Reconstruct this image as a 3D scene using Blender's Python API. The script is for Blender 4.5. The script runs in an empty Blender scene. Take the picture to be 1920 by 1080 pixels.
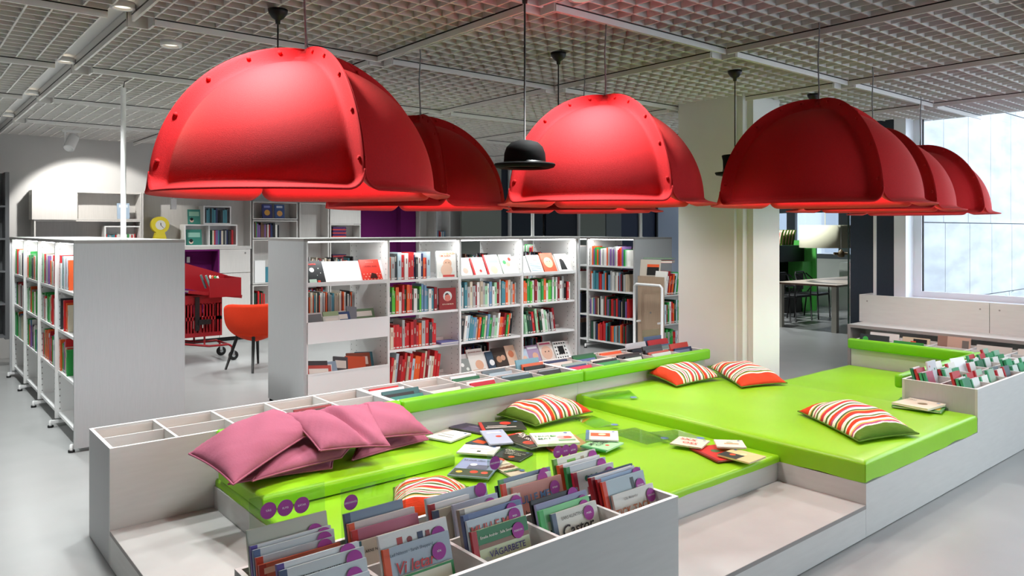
import bpy, bmesh, math, random
from mathutils import Vector, Matrix, Euler
R = math.radians
sc = bpy.context.scene
col = sc.collection
rnd = random.Random(7)

# ------------------------------------------------------------------ camera (x runs along the troughs, y across them)
FPX, CXP, HYP, CAMH = 1411.0, 960.0, 432.0, 1.6
TH = math.atan2(1695, 1411)
cam = bpy.data.cameras.new('camera'); camo = bpy.data.objects.new('camera', cam); col.objects.link(camo)
cam.sensor_width = 36; cam.lens = 36 * FPX / 1920; cam.shift_y = (HYP - 540) / 1920
camo.location = (0, 0, CAMH); camo.rotation_euler = (R(90), 0, TH - R(90)); cam.clip_end = 200
sc.camera = camo
# ------------------------------------------------------------------ colour management
vs = sc.view_settings
vs.view_transform = 'Standard'; vs.look = 'None'; vs.gamma = 1; vs.use_curve_mapping = False
vs.exposure = 0.06
sc.cycles.use_denoising = True
sc.cycles.max_bounces = 8; sc.cycles.diffuse_bounces = 4; sc.cycles.glossy_bounces = 3
sc.cycles.transparent_max_bounces = 12; sc.cycles.caustics_reflective = False; sc.cycles.caustics_refractive = False
# ------------------------------------------------------------------ world: overcast day
w = bpy.data.worlds.new('overcast'); sc.world = w; w.use_nodes = True
bg = w.node_tree.nodes['Background']; bg.inputs[0].default_value = (0.80, 0.90, 1.0, 1); bg.inputs[1].default_value = 5.6

def light(name, kind, loc, energy, color=(1, 1, 1), rot=(0, 0, 0), **kw):
    l = bpy.data.lights.new(name, kind); l.energy = energy; l.color = color
    for k, v in kw.items(): setattr(l, k, v)
    o = bpy.data.objects.new(name, l); o.location = loc; o.rotation_euler = rot; col.objects.link(o); return o

# ceiling downlights; several are made-up lamps added to brighten column, back wall and rooms
DOWN = [(0.94, 2.73), (0.94, 4.35), (0.94, 6.0), (0.94, 7.6), (0.94, 9.2), (2.53, 6.9), (4.13, 0.4), (5.73, 0.4), (4.13, 7.6), (5.73, 7.6), (2.53, 8.6),
        (4.13, 9.4), (3.5, 9.2), (5.7, 9.9), (6.6, 5.3), (8.9, 8.6), (11.2, 6.6), (13.0, 8.4), (2.62, 2.62), (1.35, 4.9), (4.9, 4.95), (-0.8, 6.0)]
for i, (x, y) in enumerate(DOWN):
    light('downlight_or_fill_lamp', 'SPOT', (x, y, 2.70), 45 if y < 1.5 else 230 if x > 8.5 else 120, (.96, 1.0, 1.0), spot_size=R(132 if y > 5 else 104), spot_blend=0.8, shadow_soft_size=0.06)

# ------------------------------------------------------------------ helpers
def s2l(c): return c / 12.92 if c <= 0.04045 else ((c + 0.055) / 1.055) ** 2.4
def hx(h): h = h.lstrip('#'); return tuple(s2l(int(h[i:i + 2], 16) / 255) for i in (0, 2, 4)) + (1,)
MATS = {}
def mat(name, h=None, rough=0.5, spec=0.4, noise=0.0, nscale=30, bump=0.0, bscale=200, stretch=None, metal=0, sheen=0, emit=0, coat=0):
    if name in MATS: return MATS[name]
    m = bpy.data.materials.new(name); m.use_nodes = True; nt = m.node_tree; b = nt.nodes['Principled BSDF']
    c = hx(h); b.inputs['Base Color'].default_value = c; b.inputs['Roughness'].default_value = rough
    b.inputs['Specular IOR Level'].default_value = spec; b.inputs['Metallic'].default_value = metal
    if sheen: b.inputs['Sheen Weight'].default_value = sheen; b.inputs['Sheen Tint'].default_value = c
    if coat: b.inputs['Coat Weight'].default_value = coat
    if emit: b.inputs['Emission Color'].default_value = c; b.inputs['Emission Strength'].default_value = emit
    if noise or bump:
        tc = nt.nodes.new('ShaderNodeTexCoord'); mp = nt.nodes.new('ShaderNodeMapping')
        nt.links.new(tc.outputs['Object'], mp.inputs[0])
        if stretch: mp.inputs['Scale'].default_value = stretch
        if noise:
            n = nt.nodes.new('ShaderNodeTexNoise'); n.inputs['Scale'].default_value = nscale; n.inputs['Detail'].default_value = 4
            nt.links.new(mp.outputs[0], n.inputs[0])
            r = nt.nodes.new('ShaderNodeValToRGB'); nt.links.new(n.outputs[0], r.inputs[0])
            r.color_ramp.elements[0].position = 0.3; r.color_ramp.elements[1].position = 0.7
            r.color_ramp.elements[0].color = tuple(max(0, v * (1 - noise)) for v in c[:3]) + (1,)
            r.color_ramp.elements[1].color = tuple(min(1, v * (1 + noise)) for v in c[:3]) + (1,)
            nt.links.new(r.outputs[0], b.inputs['Base Color'])
        if bump:
            n2 = nt.nodes.new('ShaderNodeTexNoise'); n2.inputs['Scale'].default_value = bscale; n2.inputs['Detail'].default_value = 3
            nt.links.new(mp.outputs[0], n2.inputs[0])
            bp = nt.nodes.new('ShaderNodeBump'); bp.inputs['Strength'].default_value = bump; bp.inputs['Distance'].default_value = 0.004
            nt.links.new(n2.outputs[0], bp.inputs['Height']); nt.links.new(bp.outputs[0], b.inputs['Normal'])
    MATS[name] = m; return m
def clear_mat(name, h, fac=0.07, tint='#ffffff', rough=0.03):
    m = bpy.data.materials.new(name); m.use_nodes = True; nt = m.node_tree; nt.nodes.clear()
    o = nt.nodes.new('ShaderNodeOutputMaterial'); t = nt.nodes.new('ShaderNodeBsdfTransparent'); g = nt.nodes.new('ShaderNodeBsdfGlossy'); mx = nt.nodes.new('ShaderNodeMixShader')
    t.inputs[0].default_value = hx(tint); g.inputs[0].default_value = hx(h); g.inputs['Roughness'].default_value = rough
    lw_ = nt.nodes.new('ShaderNodeLayerWeight'); lw_.inputs[0].default_value = .5; pw = nt.nodes.new('ShaderNodeMath'); pw.operation = 'POWER'; pw.inputs[1].default_value = 4
    ma = nt.nodes.new('ShaderNodeMath'); ma.operation = 'MULTIPLY_ADD'; ma.inputs[1].default_value = .85; ma.inputs[2].default_value = .03
    nt.links.new(lw_.outputs['Facing'], pw.inputs[0]); nt.links.new(pw.outputs[0], ma.inputs[0]); nt.links.new(ma.outputs[0], mx.inputs[0]); nt.links.new(t.outputs[0], mx.inputs[1]); nt.links.new(g.outputs[0], mx.inputs[2]); nt.links.new(mx.outputs[0], o.inputs[0])
    MATS[name] = m; return m
def solid(h):                                      # plain paint by colour, for book covers and print
    k = 'paint_' + h
    return MATS[k] if k in MATS else mat(k, h, 0.42, 0.35)

WHITE = mat('white_laminate', '#c6c6c3', 0.45, 0.4, noise=0.03, nscale=6, stretch=(1, 1, 8))
GRAIN = mat('ash_grey_laminate', '#acadae', 0.5, 0.35, noise=0.03, nscale=14, stretch=(14, 14, 0.7))
EDGE = mat('grey_edge_band', '#8f8b88', 0.5)
EDGEW = mat('white_edge_band', '#ececea', 0.45)
INNER = mat('beige_grey_board', '#cbc5be', 0.55, 0.3, noise=0.04, nscale=9, stretch=(1, 1, 10))
STEEL = mat('white_steel', '#e9e9e8', 0.4, 0.4)
STEPTOP = mat('step_laminate', '#b4b3b0', 0.5, 0.35, noise=0.05, nscale=5)
FLOORM = mat('grey_vinyl', '#979897', 0.30, 0.45, noise=0.05, nscale=3.0)
WALLM = mat('white_plaster', '#d6d5d3', 0.8, 0.2, noise=0.015, nscale=4)
CEILM = mat('ceiling_slab_paint', '#7c7c7b', 0.9, 0.1)
LATM = mat('white_lattice_metal', '#e0dedb', 0.5, 0.3)
BLACK = mat('black_plastic', '#101011', 0.45)
GREEN = mat('lime_green_vinyl', '#8cc81a', 0.38, 0.45, noise=0.05, nscale=2.2, bump=0.10, bscale=9)
GREENP = mat('green_vinyl_pad', '#6fbc10', 0.35, 0.45, bump=0.04, bscale=6)
PINK = mat('pink_cotton', '#a05d71', 0.9, 0.15, noise=0.06, nscale=5, bump=0.25, bscale=90, sheen=0.3)
FELT = mat('red_felt', '#c61019', 0.8, 0.35, noise=0.07, nscale=160, bump=0.35, bscale=420, sheen=0.12)
FELT.node_tree.nodes['Principled BSDF'].inputs['Sheen Tint'].default_value = (1, .45, .35, 1)
RED = mat('red_enamel', '#8c0e18', 0.4, 0.4)
ORANGE = mat('orange_red_wool', '#d8391c', 0.85, 0.2, noise=0.05, nscale=120, bump=0.1, bscale=300)
DARKWOOD = mat('black_stained_wood', '#141312', 0.5)
BEECH = mat('beech_veneer', '#b39b84', 0.5, 0.35, noise=0.07, nscale=10, stretch=(10, 10, 0.6))
PURPLE = mat('purple_felt', '#6a1d60', 0.9, 0.15, noise=0.06, nscale=90)
STONE = mat('pale_limestone', '#9a9fa4', 0.8, 0.2, noise=0.18, nscale=1.6, stretch=(1, 1, 3.2))
NAVY = mat('slate_blue_panel', '#2d3642', 0.6, 0.3, noise=0.05, nscale=40)
CHROME = mat('chrome', '#c0c2c4', 0.2, 0.5, metal=1)
WIRE = mat('grey_cable', '#77787a', 0.4, 0.5)
PAGES = mat('paper_pages', '#e6e1d6', 0.8, 0.1)
STICK = mat('purple_sticker', '#a84a9c', 0.6, 0.2)
YELLOW = mat('yellow_lacquer', '#d8c632', 0.45)
GLASS = clear_mat('window_glass', '#ffffff')
ACRYL = clear_mat('clear_acrylic', '#ffffff', tint='#eef5ec', rough=0.02)
FROST = mat('frosted_grey_green', '#8f958d', 0.5)

class MB:
    def __init__(s): s.v = []; s.f = []; s.m = []; s.mats = []
    def slot(s, m):
        if m not in s.mats: s.mats.append(m)
        return s.mats.index(m)
    def box(s, x0, y0, z0, x1, y1, z1, m=None, M=None):
        i = len(s.v); vs_ = [(x0, y0, z0), (x1, y0, z0), (x1, y1, z0), (x0, y1, z0), (x0, y0, z1), (x1, y0, z1), (x1, y1, z1), (x0, y1, z1)]
        if M: vs_ = [tuple(M @ Vector(v)) for v in vs_]
        s.v += vs_
        s.f += [tuple(i + k for k in q) for q in ((0, 3, 2, 1), (4, 5, 6, 7), (0, 1, 5, 4), (1, 2, 6, 5), (2, 3, 7, 6), (3, 0, 4, 7))]
        s.m += [s.slot(m)] * 6; return s
    def poly(s, pts, m=None):
        i = len(s.v); s.v += [tuple(p) for p in pts]; s.f.append(tuple(range(i, i + len(pts)))); s.m.append(s.slot(m)); return s
    def disc(s, cx, cz, r, y, m=None, n=20):
        return s.poly([(cx + r * math.cos(2 * math.pi * k / n), y, cz + r * math.sin(2 * math.pi * k / n)) for k in range(n)], m)
    def lathe(s, prof, m=None, n=24, M=None, cap=True):
        i = len(s.v); k = len(prof)
        for a in range(n):
            c, t = math.cos(2 * math.pi * a / n), math.sin(2 * math.pi * a / n)
            for r, z in prof:
                p = Vector((r * c, r * t, z)); s.v.append(tuple(M @ p if M else p))
        for a in range(n):
            b = (a + 1) % n
            for j in range(k - 1):
                s.f.append((i + a * k + j, i + b * k + j, i + b * k + j + 1, i + a * k + j + 1)); s.m.append(s.slot(m))
        return s
    def tube(s, pts, r, m=None, n=8):
        pts = [Vector(p) for p in pts]; i = len(s.v); rs = r if isinstance(r, (list, tuple)) else [r] * len(pts)
        up = None
        for k, p in enumerate(pts):
            d = (pts[min(k + 1, len(pts) - 1)] - pts[max(k - 1, 0)]).normalized()
            if up is None: up = Vector((0, 0, 1)) if abs(d.z) < 0.9 else Vector((1, 0, 0))
            a = d.cross(up).normalized(); b = a.cross(d).normalized(); up = b
            for j in range(n):
                t = 2 * math.pi * j / n; s.v.append(tuple(p + (a * math.cos(t) + b * math.sin(t)) * rs[k]))
        for k in range(len(pts) - 1):
            for j in range(n):
                q = (j + 1) % n; s.f.append((i + k * n + j, i + k * n + q, i + (k + 1) * n + q, i + (k + 1) * n + j)); s.m.append(s.slot(m))
        s.f.append(tuple(i + j for j in range(n))); s.m.append(s.slot(m))
        e = i + (len(pts) - 1) * n; s.f.append(tuple(e + j for j in reversed(range(n)))); s.m.append(s.slot(m)); return s
    def mesh(s, name, smooth=False):
        me = bpy.data.meshes.new(name); me.from_pydata(s.v, [], s.f)
        for m in s.mats: me.materials.append(m)
        if len(s.mats) > 1: me.polygons.foreach_set('material_index', s.m)
        if smooth: me.polygons.foreach_set('use_smooth', [True] * len(s.f))
        me.update(); return me
    def obj(s, name, parent=None, smooth=False, loc=(0, 0, 0), bevel=0, seg=2):
        o = place(name, s.mesh(name, smooth), parent, loc)
        if bevel:
            b = o.modifiers.new('bevel', 'BEVEL'); b.width = bevel; b.segments = seg; b.limit_method = 'ANGLE'
        return o
def place(name, me, parent=None, loc=(0, 0, 0), rot=(0, 0, 0), scale=(1, 1, 1)):
    o = bpy.data.objects.new(name, me); col.objects.link(o); o.location = loc; o.rotation_euler = rot; o.scale = scale
    if parent: o.parent = parent
    return o
def tag(o, label=None, cat=None, group=None, kind=None):
    if label: o['label'] = label
    if cat: o['category'] = cat
    if group: o['group'] = group
    if kind: o['kind'] = kind
    return o
def thing(name, label, cat, loc=(0, 0, 0), rotz=0, group=None):
    o = bpy.data.objects.new(name, None); col.objects.link(o); o.location = loc; o.rotation_euler = (0, 0, rotz); o.empty_display_size = 0.05
    return tag(o, label, cat, group)
def bx(name, x0, x1, y0, y1, z0, z1, m, parent=None, bevel=0, seg=2):
    """a box part, in the parent's own coordinates"""
    return MB().box(x0, y0, z0, x1, y1, z1, m).obj(name, parent, bevel=bevel, seg=seg)
def struct(o): return tag(o, kind='structure')
def copy_tree(o, parent=None):
    c = o.copy(); col.objects.link(c); c.parent = parent
    for ch in list(o.children): copy_tree(ch, c)
    return c
# pixel -> point helpers (a pixel is only a direction: each needs the plane that the thing touches)
FWD = Vector((math.cos(TH), math.sin(TH), 0)); RGT = Vector((math.sin(TH), -math.cos(TH), 0))
def ray(px, py): return FWD + RGT * ((px - CXP) / FPX) + Vector((0, 0, -(py - HYP) / FPX))
def onz(px, py, z): d = ray(px, py); return Vector((0, 0, CAMH)) + d * ((z - CAMH) / d.z)
def ony(px, py, Y): d = ray(px, py); return Vector((0, 0, CAMH)) + d * (Y / d.y)
def onx(px, py, X): d = ray(px, py); return Vector((0, 0, CAMH)) + d * (X / d.x)
ONES = 'zeroth first second third fourth fifth sixth seventh eighth ninth tenth eleventh twelfth thirteenth fourteenth fifteenth sixteenth seventeenth eighteenth nineteenth'.split()
TENS = {20: 'twent', 30: 'thirt', 40: 'fort', 50: 'fift'}
def ordinal(n):
    if n < 20: return ONES[n]
    t = TENS[n // 10 * 10]
    return t + 'ieth' if n % 10 == 0 else t + 'y-' + ONES[n % 10]
TXT = {}
def text_mesh(s, size, m, shear=0.0, width=1.0):
    k = (s, round(size, 4), m.name, shear, width)
    if k in TXT: return TXT[k]
    cu = bpy.data.curves.new('lettering', 'FONT'); cu.body = s; cu.size = size; cu.align_x = 'CENTER'; cu.align_y = 'CENTER'; cu.shear = shear; cu.offset = size * 0.012; cu.resolution_u = 2
    o = bpy.data.objects.new('lettering', cu); col.objects.link(o)
    me = bpy.data.meshes.new_from_object(o.evaluated_get(bpy.context.evaluated_depsgraph_get()))
    bpy.data.objects.remove(o); bpy.data.curves.remove(cu)
    if width != 1.0: me.transform(Matrix.Diagonal((width, 1, 1, 1)))
    me.name = 'lettering'; me.materials.clear(); me.materials.append(m); TXT[k] = me; return me

# ================================================================== THE SETTING
CZ = 2.767                                            # underside of the lattice
XW = 8.2                                              # plane of the big window
YB = 11.3                                             # far wall
floor = struct(MB().box(-2.6, -3.1, -.12, XW + .3, 3.72, 0, FLOORM).box(-2.6, 3.72, -.12, 15.6, 11.4, 0, FLOORM).obj('floor'))
struct(bx('wall_back', -2.6, 15.6, YB, YB + 0.15, 0, 3.15, WALLM))
struct(bx('wall_left', -2.75, -2.6, -3.1, YB, 0, 3.15, WALLM))
struct(bx('wall_front', -2.6, 3.6, -3.25, -3.1, 0, 3.15, WALLM)); struct(bx('wall_front_parapet', 3.6, XW, -3.25, -3.1, 0, .86, WALLM))
wf_ = struct(bpy.data.objects.new('window_9', None)); col.objects.link(wf_)  # unseen window added behind the camera, lets fill daylight onto camera-facing sides
for x in (3.6, 5.1, 6.6, 8.1): bx('frame_mullion', x, x + .08, -3.22, -3.14, .86, 3.02, STEEL, wf_)
bx('pane', 3.6, XW, -3.182, -3.178, .86, 3.02, GLASS, wf_)
# ceiling: slab, lattice panels with closing boards and a notch at the corner of each module
ceil = struct(MB().box(-2.7, -3.2, 3.02, XW + .4, 3.72, 3.15, CEILM).box(-2.7, 3.72, 3.02, 15.7, 11.45, 3.15, CEILM).obj('ceiling'))
NC, CELL = 14, 0.1142
PM = NC * CELL
def lattice():
    b = MB(); t = 0.0045; hgt = 0.08
    for i in range(NC + 1):
        lo = CELL if i == 0 else 0
        b.box(i * CELL - t, lo, 0, i * CELL + t, PM, hgt, LATM); b.box(lo, i * CELL - t, 0, PM, i * CELL + t, hgt, LATM)
    return b.mesh('lattice_panel')
def boards():
    b = MB(); z0, z1 = -0.040, 0.10
    b.box(-0.008, CELL, z0, 0.006, PM, z1, LATM); b.box(CELL, -0.008, z0, PM, 0.006, z1, LATM)
    b.box(CELL - 0.008, 0, z0, CELL + 0.006, CELL, z1, LATM); b.box(0, CELL - 0.008, z0, CELL, CELL + 0.006, z1, LATM)
    b.box(-0.03, -0.03, z1 - 0.02, CELL, CELL, z1, BLACK)
    b.box(-0.0098, CELL, -.007, -0.0081, PM, .001, BLACK); b.box(CELL, -0.0098, -.007, PM, -0.0081, .001, BLACK)
    return b.mesh('closing_board')
lm, bm_ = lattice(), boards()
PITCH = 1.612
GX = [2.53 + PITCH * k for k in range(-4, 9)]; GY = [2.83 + PITCH * k for k in range(-4, 6)]
for gx in GX:
    for gy in GY:
        if gx < -2.6 or gy < -3.1: continue
        if gx > 8.5 and gy < 3.9: continue
        if gx + PM > 15.6 or gy + PM > 11.32 + 0.4: continue
        ox = 0.11 if abs(gx - GX[3]) < 0.01 else 0.0
        z = CZ
        a = place('lattice_panel', lm, ceil, (gx + ox, gy, z)); c = place('closing_board', bm_, ceil, (gx + ox, gy, z))
        if ox: a.scale = (0.955, 1, 1); c.scale = (0.955, 1, 1)
        if 7 < gx < 8 and gy < 3.5: a.scale = (0.74, 1, 1); c.scale = (0.74, 1, 1)
# a narrow service channel that carries the round downlights
bx('service_channel', 0.918, 1.018, 0.3, 11.2, CZ + 0.05, CZ + 0.06, WALLM, ceil)
rim = MB().lathe([(0.045, 0.0), (0.062, 0.0), (0.062, 0.03), (0.045, 0.03)], STEEL, 20).mesh('trim_ring', True)
dsc = MB().lathe([(0.0, 0.012), (0.044, 0.012)], mat('downlight_glow', '#fff4e2', 0.5, emit=1.2), 20).mesh('lamp_face', True)
for i, (x, y) in enumerate(DOWN):
    if abs(x - 0.94) < 0.01 and y > 3:
        d = thing('downlight', 'round downlight in the white ceiling channel, %s from the wide end' % ordinal(int(y / 1.6) - 1), 'downlight', (.958, y, CZ), group='ceiling downlights')
        place('trim_ring', rim, d); place('lamp_face', dsc, d)
for x, y, wd in [(4.9, 4.95, 'between the last trough module and the middle bookcase'), (2.62, 2.62, 'above the low green mattress'), (2.53, 6.9, 'behind the middle bookcase'), (1.35, 4.9, 'beside the service channel'), (4.13, 7.6, 'beyond the middle bookcase'), (6.6, 5.3, 'behind the square white column')]:  # the first is a made-up fitting, its lamp added to whiten the column
    d = thing('downlight', 'small round white ceiling downlight ' + wd, 'downlight', (x, y, CZ - 0.035), group='ceiling downlights')
    place('trim_ring', rim, d); place('lamp_face', dsc, d)
# column with a rebated corner
cb = MB()
cb.box(5.67, 3.79, 0, 6.19, 4.39, 3.02, WALLM); cb.box(5.77, 3.67, 0, 6.19, 3.79, 3.02, WALLM); cb.box(5.705, 3.73, 0, 5.77, 3.79, 3.02, WALLM)
struct(cb.obj('column'))
# window wall (x = XW), from the dark pier to beyond the frame
struct(bx('wall_right', XW, XW + 0.3, -3.1, 3.53, 0, 0.86, WALLM))
struct(bx('wall_right_pier', XW, 15.6, 3.72, 4.0, 0, 3.15, NAVY))
struct(bx('wall_right_end', XW, XW + 0.12, 3.53, 3.72, 0, 3.15, NAVY))
tag(bx('cable_cover', XW - 0.012, XW + 0.001, 3.715, 3.745, 0.9, 2.76, STEEL), 'slim white vertical cable cover on the dark pier', 'cable cover')
win = struct(thing('window_1', None, None)); FR = mat('white_window_frame', '#e4e8ee', 0.4)
bx('reveal', XW - 0.01, XW + 0.26, 3.41, 3.53, 0.86, 3.05, FR, win)
bx('sill', XW - 0.06, XW + 0.28, -3.1, 3.53, 0.86, 0.90, FR, win)
bx('frame_jamb', XW + 0.18, XW + 0.24, 3.33, 3.41, 0.90, 3.05, FR, win)
bx('frame_rail', XW + 0.18, XW + 0.24, -3.1, 3.33, 0.90, 0.96, FR, win)
bx('frame_mullion', XW + 0.16, XW + 0.26, -0.6, -0.5, 0.96, 3.05, FR, win)
bx('gasket', XW + 0.2, XW + 0.215, 3.318, 3.33, 0.96, 3.05, BLACK, win)
bx('pane', XW + 0.205, XW + 0.21, -3.1, 3.318, 0.96, 3.05, GLASS, win)
# outside: stone-clad flank of the building, paving and planting
st = struct(thing('wall_outside', None, None))
bx('backing', XW + 0.34, 24, 3.70, 3.72, -1.5, 9, mat('stone_joint', '#5d646a', 0.9), st)
srow = random.Random(3)
z = -0.2; r_ = 0
while z < 6:
    hgt = srow.choice([0.95, 1.25, 1.55]); x = XW + 0.34 - srow.random() * 0.5
    while x < 18:
        wd = 0.79
        x0 = max(x, XW + 0.34)
        if x + wd > x0 + 0.05: bx('stone_panel', x0, x + wd - 0.012, 3.672, 3.70, z, z + hgt - 0.012, STONE, st)
        x += wd
    z += hgt
struct(bx('ground_outside', XW + 0.32, 30, -20, 3.7, -0.5, -0.3, mat('pale_paving', '#8b9197', 0.8, noise=0.1, nscale=2)))
pl = MB(); LEAF = mat('grey_green_leaf', '#7f8f84', 0.7)
lr = random.Random(11)
for k in range(900):
    x = lr.uniform(9.4, 13.5); y = lr.uniform(3.0, 3.6); zz = -0.3 + lr.random() ** 1.5 * 1.05; a = lr.random() * 6.28; s = lr.uniform(0.03, 0.07)
    d = Vector((math.cos(a), math.sin(a), lr.uniform(-.5, .8))) * s; e = Vector((-math.sin(a), math.cos(a), 0)) * s * 0.4; p = Vector((x, y, zz))
    pl.poly([p, p + d * .5 + e, p + d, p + d * .5 - e], LEAF)
for k in range(70):
    x = lr.uniform(9.4, 13.5); y = lr.uniform(3.0, 3.6); pl.tube([(x, y, -0.3), (x + lr.uniform(-.1, .1), y, lr.uniform(0.2, 0.75))], 0.006, LEAF, 4)
tag(pl.obj('outside_planting'), 'grey-green low planting against the pale stone wall outside the window', 'plants', kind='stuff')

# far room: end wall with windows, glass, dark partition
fw_ = struct(thing('wall_far', None, None)); GF = mat('grey_aluminium_frame', '#6a7077', 0.5)
bx('parapet', 15.3, 15.5, 4.0, YB, 0, 1.0, WALLM, fw_); bx('lintel', 15.3, 15.5, 4.0, YB, 2.75, 3.15, WALLM, fw_)
for k in range(6):
    y0 = 4.1 + k * 1.18
    wn = struct(thing('window_%d' % (k + 2), None, None))
    for a, b_, c, d in ((y0, y0 + .1, 1, 2.75), (y0 + 1.08, y0 + 1.18, 1, 2.75), (y0 + .1, y0 + 1.08, 1, 1.1), (y0 + .1, y0 + 1.08, 2.65, 2.75), (y0 + .1, y0 + 1.08, 1.98, 2.12)):
        bx('frame', 15.34, 15.44, a, b_, c, d, GF if k < 5 else FR, wn)
    bx('pane', 15.38, 15.385, y0 + .1, y0 + 1.08, 1.1, 1.98, GLASS, wn); bx('pane', 15.38, 15.385, y0 + .1, y0 + 1.08, 2.12, 2.65, GLASS, wn)
# neighbouring house seen through those windows
hs = tag(thing('neighbouring_house', None, None), 'pale neighbouring house with grey framed windows outside the far room', 'building')
bx('wall', 20, 20.4, 3.9, 18, -1, 8, mat('pale_render', '#7f868e', 0.8), hs)
for k in range(8):
    for zz in (0.9, 3.4):
        wf = bx('window', 19.95, 20.02, 5 + k * 1.6, 5.75 + k * 1.6, zz, zz + 1.6, GF, hs); bx('pane', 19.94, 19.96, 5.1 + k * 1.6, 5.65 + k * 1.6, zz + .1, zz + 1.5, mat('dull_pane', '#59636e', 0.2), wf)
# dark glazed partition along the far wall, right of the white shelving
pt = struct(thing('wall_partition', None, None))
def wq(px, py, Y=11.0): p = ony(px, py, Y); return p.x, p.z
for px0, px1, m, nm in ((866, 940, FROST, 'frosted_panel'), (940, 952, NAVY, 'dark_panel'), (958, 1018, NAVY, 'dark_panel'), (1024, 1082, mat('blue_black_panel', '#232b36', 0.4), 'dark_panel'),
                       (1086, 1135, FROST, 'frosted_panel'), (1137, 1165, mat('steel_grey_panel', '#7c8388', 0.5), 'grey_panel'), (1165, 1196, mat('navy_panel', '#2a3150', 0.4), 'dark_panel'),
                       (1203, 1228, mat('navy_panel', '#2a3150'), 'dark_panel'), (1232, 1300, mat('pale_blue_panel', '#b9c3d6', 0.4), 'pale_panel')):
    bx(nm, wq(px0, 400)[0], wq(px1, 400)[0], 11.0, 11.05, 0, 2.9, m, pt)
for px in (955, 1084, 1200, 1230): x = wq(px, 400)[0]; bx('post', x - .025, x + .025, 10.96, 11.02, 0, 2.9, STEEL if px != 1230 else BLACK, pt)

# ================================================================== PLATFORM, TROUGHS, MATTRESSES
BZ = 0.28; SZ = 0.171
def plinth(name, label, x0, x1, y0, y1, ztop, top=True):
    """low white box: four riser panels and a top board with a grey edge band"""
    t = thing(name, label, 'platform', (x0, y0, 0)); W_, D_ = x1 - x0, y1 - y0; e = 0.018
    bx('riser_panel', 0, W_, 0, e, 0.004, ztop - 0.019, WHITE, t); bx('riser_panel', 0, W_, D_ - e, D_, 0.004, ztop - 0.019, WHITE, t)
    bx('riser_panel', 0, e, e, D_ - e, 0.004, ztop - 0.019, WHITE, t); bx('riser_panel', W_ - e, W_, e, D_ - e, 0.004, ztop - 0.019, WHITE, t)
    bx('top_board', 0, W_, 0, D_, ztop - 0.019, ztop, STEPTOP if top else WHITE, t)
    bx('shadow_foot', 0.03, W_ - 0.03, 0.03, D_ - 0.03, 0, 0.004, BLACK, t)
    if top:
        bx('edge_band', -0.001, W_ + 0.001, -0.0015, 0.0, ztop - 0.02, ztop - 0.0005, EDGE, t); bx('edge_band', -0.0015, 0.0, 0, D_, ztop - 0.02, ztop - 0.0005, EDGE, t)
    return t
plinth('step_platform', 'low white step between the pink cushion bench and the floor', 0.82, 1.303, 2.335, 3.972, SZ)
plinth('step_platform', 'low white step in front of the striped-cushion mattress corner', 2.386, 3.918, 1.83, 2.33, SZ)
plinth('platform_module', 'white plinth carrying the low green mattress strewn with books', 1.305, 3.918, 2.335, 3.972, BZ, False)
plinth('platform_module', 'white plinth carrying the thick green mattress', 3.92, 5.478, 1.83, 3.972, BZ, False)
plinth('platform_module', 'white plinth carrying the thin green mattress by the far trough', 5.48, 7.058, 2.312, 3.45, BZ, False)

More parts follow.
